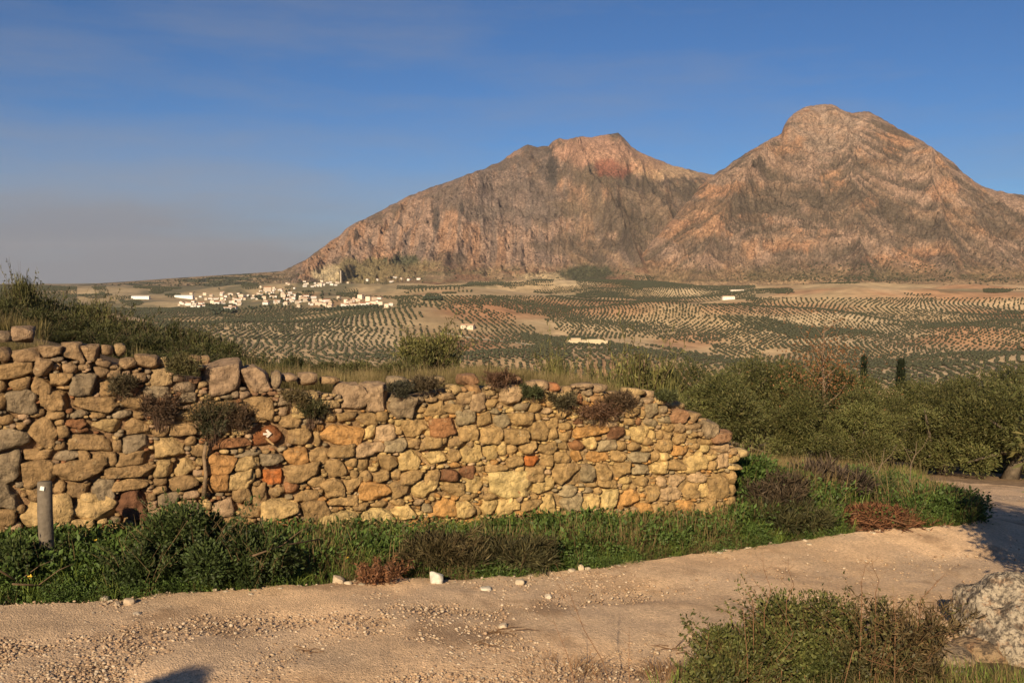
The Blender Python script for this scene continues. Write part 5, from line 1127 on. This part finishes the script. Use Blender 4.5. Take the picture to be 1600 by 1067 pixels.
# ------------------------------------------------------------------ bramble and dry stalks in the foreground
def foreground():
    global RNG
    for q, (pts, lab) in enumerate([([(-20, 880), (28, 908), (60, 895), (96, 880)], 'bent dead branch lying in the weeds at the far left'), ([(20, 912), (60, 914), (110, 918)], 'thin straight dead branch below the bent one at the far left'), ([(395, 868), (440, 852), (500, 842)], 'dry reddish branch lying over the weeds right of the mound')]):
        P = [at(a, b_, 6.25 + .25 * i + .5 * (q == 2)) for i, (a, b_) in enumerate(pts)]; o_ = P[0].copy(); b = MB(); b.tube([p - o_ for p in P], [.007, .006, .005, .0025][:len(P)], 5, (.15, .10, .06)); b.tube([P[1] - o_, P[1] - o_ + [.12, .05, .09], P[1] - o_ + [.2, .1, .12]], [.004, .003, .0015], 4, (.15, .10, .06))
        tag(obj('dead_branch', b.mesh('dead_branch', M_DRY, True), None, o_), lab, 'branch')
    def br(px, Y, wpx, top, n, seed, lab, col=(.056, .07, .02), tip=(.16, .15, .045), ll=(.014, .036), lw=(.008, .018)):
        p, h = by_top(px, top, Y); w_ = wpx / F * Y
        pm = bush_meshes(seed, h, w_, n, col, tip, ll, lw, .4, 70, (.20, .11, .055), .3, 60); return thing2('bramble', pm, p, lab, 'bush', None, 0.0, (1, .8, 1), ('stem', 'foliage'))
    br(1170, 5.35, 200, 955, 9000, 601, 'left half of the bramble thicket in the foreground, leafy and lower')
    br(1262, 5.45, 200, 912, 12000, 602, 'tallest bramble in the foreground with green leaves')
    br(1360, 5.4, 170, 922, 9000, 603, 'right bramble beside the boulder with straw stems', (.06, .06, .024), (.15, .12, .045))
    br(1425, 5.35, 90, 930, 1800, 604, 'thin dry brush between the bramble and the boulder', (.10, .075, .035), (.19, .13, .06), (.04, .09), (.003, .007))
    br(1140, 5.0, 150, 1005, 4500, 605, 'low green bramble shoots at the left foot of the thicket')
    RNG = np.random.default_rng(63)
    # dry stalks: base pixel, tip pixel, distance
    S = [(1195, 985, 1192, 862, 4.4), (1228, 960, 1232, 870, 4.5), (1180, 960, 1168, 915, 4.4), (1345, 940, 1352, 880, 4.4), (1370, 945, 1362, 870, 4.5), (1425, 950, 1478, 895, 4.4), (984, 1100, 983, 978, 4.2), (965, 1080, 868, 880, 4.3), (905, 1080, 862, 960, 4.3), (1300, 1000, 1430, 1055, 4.0), (1170, 1050, 1160, 940, 4.2), (1215, 1070, 1240, 985, 4.1), (1400, 1010, 1395, 930, 4.3), (940, 1085, 920, 1010, 4.3), (1100, 1060, 1108, 985, 4.2)]
    labs = ['tall thin dry stalk rising from the left of the bramble', 'thin forked dry stalk right of the tallest stalk', 'short dry stalk at the left edge of the bramble', 'dry stalk above the middle of the bramble', 'thin grass stalk above the right bramble', 'arching dry twig leaning to the boulder', 'upright reddish stalk at the bottom middle', 'long leaning dry stem over the track at the bottom middle', 'short leaning dry stem left of the upright reddish stalk', 'pale stem lying across the bramble', 'brown stalk in front of the low bramble shoots', 'brown bent stalk before the tallest bramble', 'straw stalk before the dry brush', 'thin stalk beside the long leaning stem', 'short stalk left of the low bramble shoots']
    for (x0, y0, x1, y1, Y), lab in zip(S, labs):
        Y = Y + .85
        a, t_ = at(x0, y0, Y), at(x1, y1, Y + RNG.normal() * .1); g = float(zg(a[0], a[1])) - a[2]; d = t_ - a; b = MB(); c = (.20, .105, .055)
        b0 = np.array([0, 0, min(g, 0) - .02]); md = d * .5 + np.array([.02, .01, 0]) * RNG.normal()
        b.tube([b0, d * .25, md, d * .8, d], [.0024, .0024, .0019, .0014, .0008], 5, c)
        for q in range(5):
            f = .4 + .12 * q; s0 = d * f; sd = RNG.choice([-1, 1]); L = np.linalg.norm(d) * RNG.uniform(.08, .2)
            b.tube([s0, s0 + np.array([sd * L * .5, RNG.normal() * .02, L * .35]), s0 + np.array([sd * L * .8, RNG.normal() * .03, L * .9])], [.0011, .0009, .0006], 4, c)
        tag(obj('dry_stalk', b.mesh('dry_stalk', M_DRY), None, a), lab, 'stalk')
    # tuft of withered grass and twigs lying on the track
    for k, (x, y, w_, h_, lab) in enumerate([(880, 1058, 130, 34, 'withered grass tuft at the bottom edge of the track'), (1040, 1062, 70, 20, 'rusty withered tuft at the bottom right of the track')]):
        p = hit(x, y); Y = p[1]
        m_ = blades(950 + k, 420, (.06, .16), w_ / F * Y * .5, (.16, .09, .045), (.27, .16, .08), .0022, 1.5, M_DRY); tag(obj('dry_tuft', m_, None, p), lab, 'dry grass')
    for k, (x, y, L, lab) in enumerate([(785, 996, 60, 'dry twigs lying on the middle of the track'), (735, 1018, 60, 'thin dark twig on the gravel below the other twigs'), (480, 1025, 50, 'dead twig on the gravel at the lower left'), (1050, 1020, 60, 'bent dark twig near the bramble')]):
        p = hit(x, y); Y = p[1]; b = MB()
        for q in range(7):
            a = RNG.normal() * .35 + (math.pi if q % 2 else 0); l = L / F * Y * RNG.uniform(.4, 1); o_ = RNG.normal(size=2) * .03
            b.tube([(o_[0], o_[1], .03), (o_[0] + l * .5 * math.cos(a), o_[1] + l * .5 * math.sin(a), .045), (o_[0] + l * math.cos(a), o_[1] + l * math.sin(a) * 1.3, .03)], [.003, .0025, .001], 4, (.15, .085, .045))
        tag(obj('twig', b.mesh('twig', M_DRY), None, p), lab, 'twig')
foreground()

# ------------------------------------------------------------------ the person beside the camera, left of the picture, whose head shades the track
def photographer():
    e = empty('person', (-3.03, .60, float(zg(-3.03, .60))), -.2)
    H = 1.66
    k = H / 1.62
    J = {'pelvis': (0, 0, .93, .15), 'waist': (0, 0, 1.08, .135), 'chest': (0, 0, 1.28, .16), 'neck0': (0, .01, 1.44, .075), 'neck1': (0, .02, 1.52, .058), 'head0': (0, .03, 1.60, .085), 'head1': (0, .02, 1.69, .095),
         'shL': (-.19, 0, 1.40, .07), 'elL': (-.30, .10, 1.16, .05), 'wrL': (-.13, .20, 1.46, .034), 'shR': (.19, 0, 1.40, .07), 'elR': (.30, .10, 1.16, .05), 'wrR': (.13, .20, 1.46, .034),
         'hipL': (-.1, 0, .86, .11), 'knL': (-.11, .02, .48, .07), 'anL': (-.11, -.02, .09, .045), 'toL': (-.12, .15, .04, .04), 'hipR': (.1, 0, .86, .11), 'knR': (.11, .02, .48, .07), 'anR': (.11, -.02, .09, .045), 'toR': (.12, .15, .04, .04)}
    for s, sd in (('L', -1), ('R', 1)):
        for f in range(4): J['f%d%sa' % (f, s)] = (sd * (.115 - .02 * f * .6), .235 + .012 * f, 1.50 - .016 * f, .011); J['f%d%sb' % (f, s)] = (sd * (.075 - .01 * f), .262 + .006 * f, 1.515 - .018 * f, .009); J['f%d%sc' % (f, s)] = (sd * .05, .255, 1.51 - .018 * f, .008)
        J['th%s' % s] = (sd * .10, .20, 1.51, .012)
    names = list(J); ix = {n: i for i, n in enumerate(names)}
    E = [('pelvis', 'waist'), ('waist', 'chest'), ('chest', 'neck0'), ('neck0', 'neck1'), ('neck1', 'head0'), ('head0', 'head1')]
    for s in 'LR':
        E += [('chest', 'sh' + s), ('sh' + s, 'el' + s), ('el' + s, 'wr' + s), ('pelvis', 'hip' + s), ('hip' + s, 'kn' + s), ('kn' + s, 'an' + s), ('an' + s, 'to' + s), ('wr' + s, 'th' + s)]
        for f in range(4): E += [('wr' + s, 'f%d%sa' % (f, s)), ('f%d%sa' % (f, s), 'f%d%sb' % (f, s)), ('f%d%sb' % (f, s), 'f%d%sc' % (f, s))]
    me = bpy.data.meshes.new('body'); me.from_pydata([(a * k, b * k, c * k) for a, b, c, r in J.values()], [(ix[a], ix[b]) for a, b in E], [])
    o = obj('body', me, e); md = o.modifiers.new('skin', 'SKIN')
    for i, n in enumerate(names): me.skin_vertices[0].data[i].radius = (J[n][3] * k,) * 2; me.skin_vertices[0].data[i].use_root = (n == 'pelvis')
    o.modifiers.new('sub', 'SUBSURF').levels = 1; o.modifiers['sub'].render_levels = 1
    me.materials.append(mat('jacket', base=(.06, .07, .1), bump=0))
    global RNG; RNG = np.random.default_rng(3); n = 1600; u = unit(n); u = u[(u[:, 2] > -.2)]; P = u * np.array([.092, .1, .11]) * k + np.array([0, .005, 1.675]) * k
    V, Fa, C = leaves(P, u * .5 + RNG.normal(size=P.shape) * .4 + [0, -.2, -.1], RNG.uniform(.05, .12, len(P)), .012, (.04, .03, .02)); obj('hair', mesh('hair', V, Fa, M_DRY, C), e)
    tag(e, 'person with tousled hair whose head shadow falls on the gravel at the bottom left', 'person')
photographer()

# ------------------------------------------------------------------ haze
def haze():
    zlo, zhi = -160., 1250.
    b = MB(); b.box((0, 0, (zlo + zhi) / 2), (66000, 66000, zhi - zlo)); m = bpy.data.materials.new('haze'); m.use_nodes = True; t = m.node_tree; t.nodes.clear()
    v = nd(t, 'ShaderNodeVolumePrincipled'); v.inputs['Density'].default_value = 1.3e-5; v.inputs['Color'].default_value = (.86, .88, .95, 1); v.inputs['Anisotropy'].default_value = .0
    o_ = nd(t, 'ShaderNodeOutputMaterial'); t.links.new(v.outputs[0], o_.inputs['Volume'])
    tag(obj('haze', b.mesh('haze', m)), kind='stuff')
haze()
print('grove trees', NG, 'stones', len(STONES))
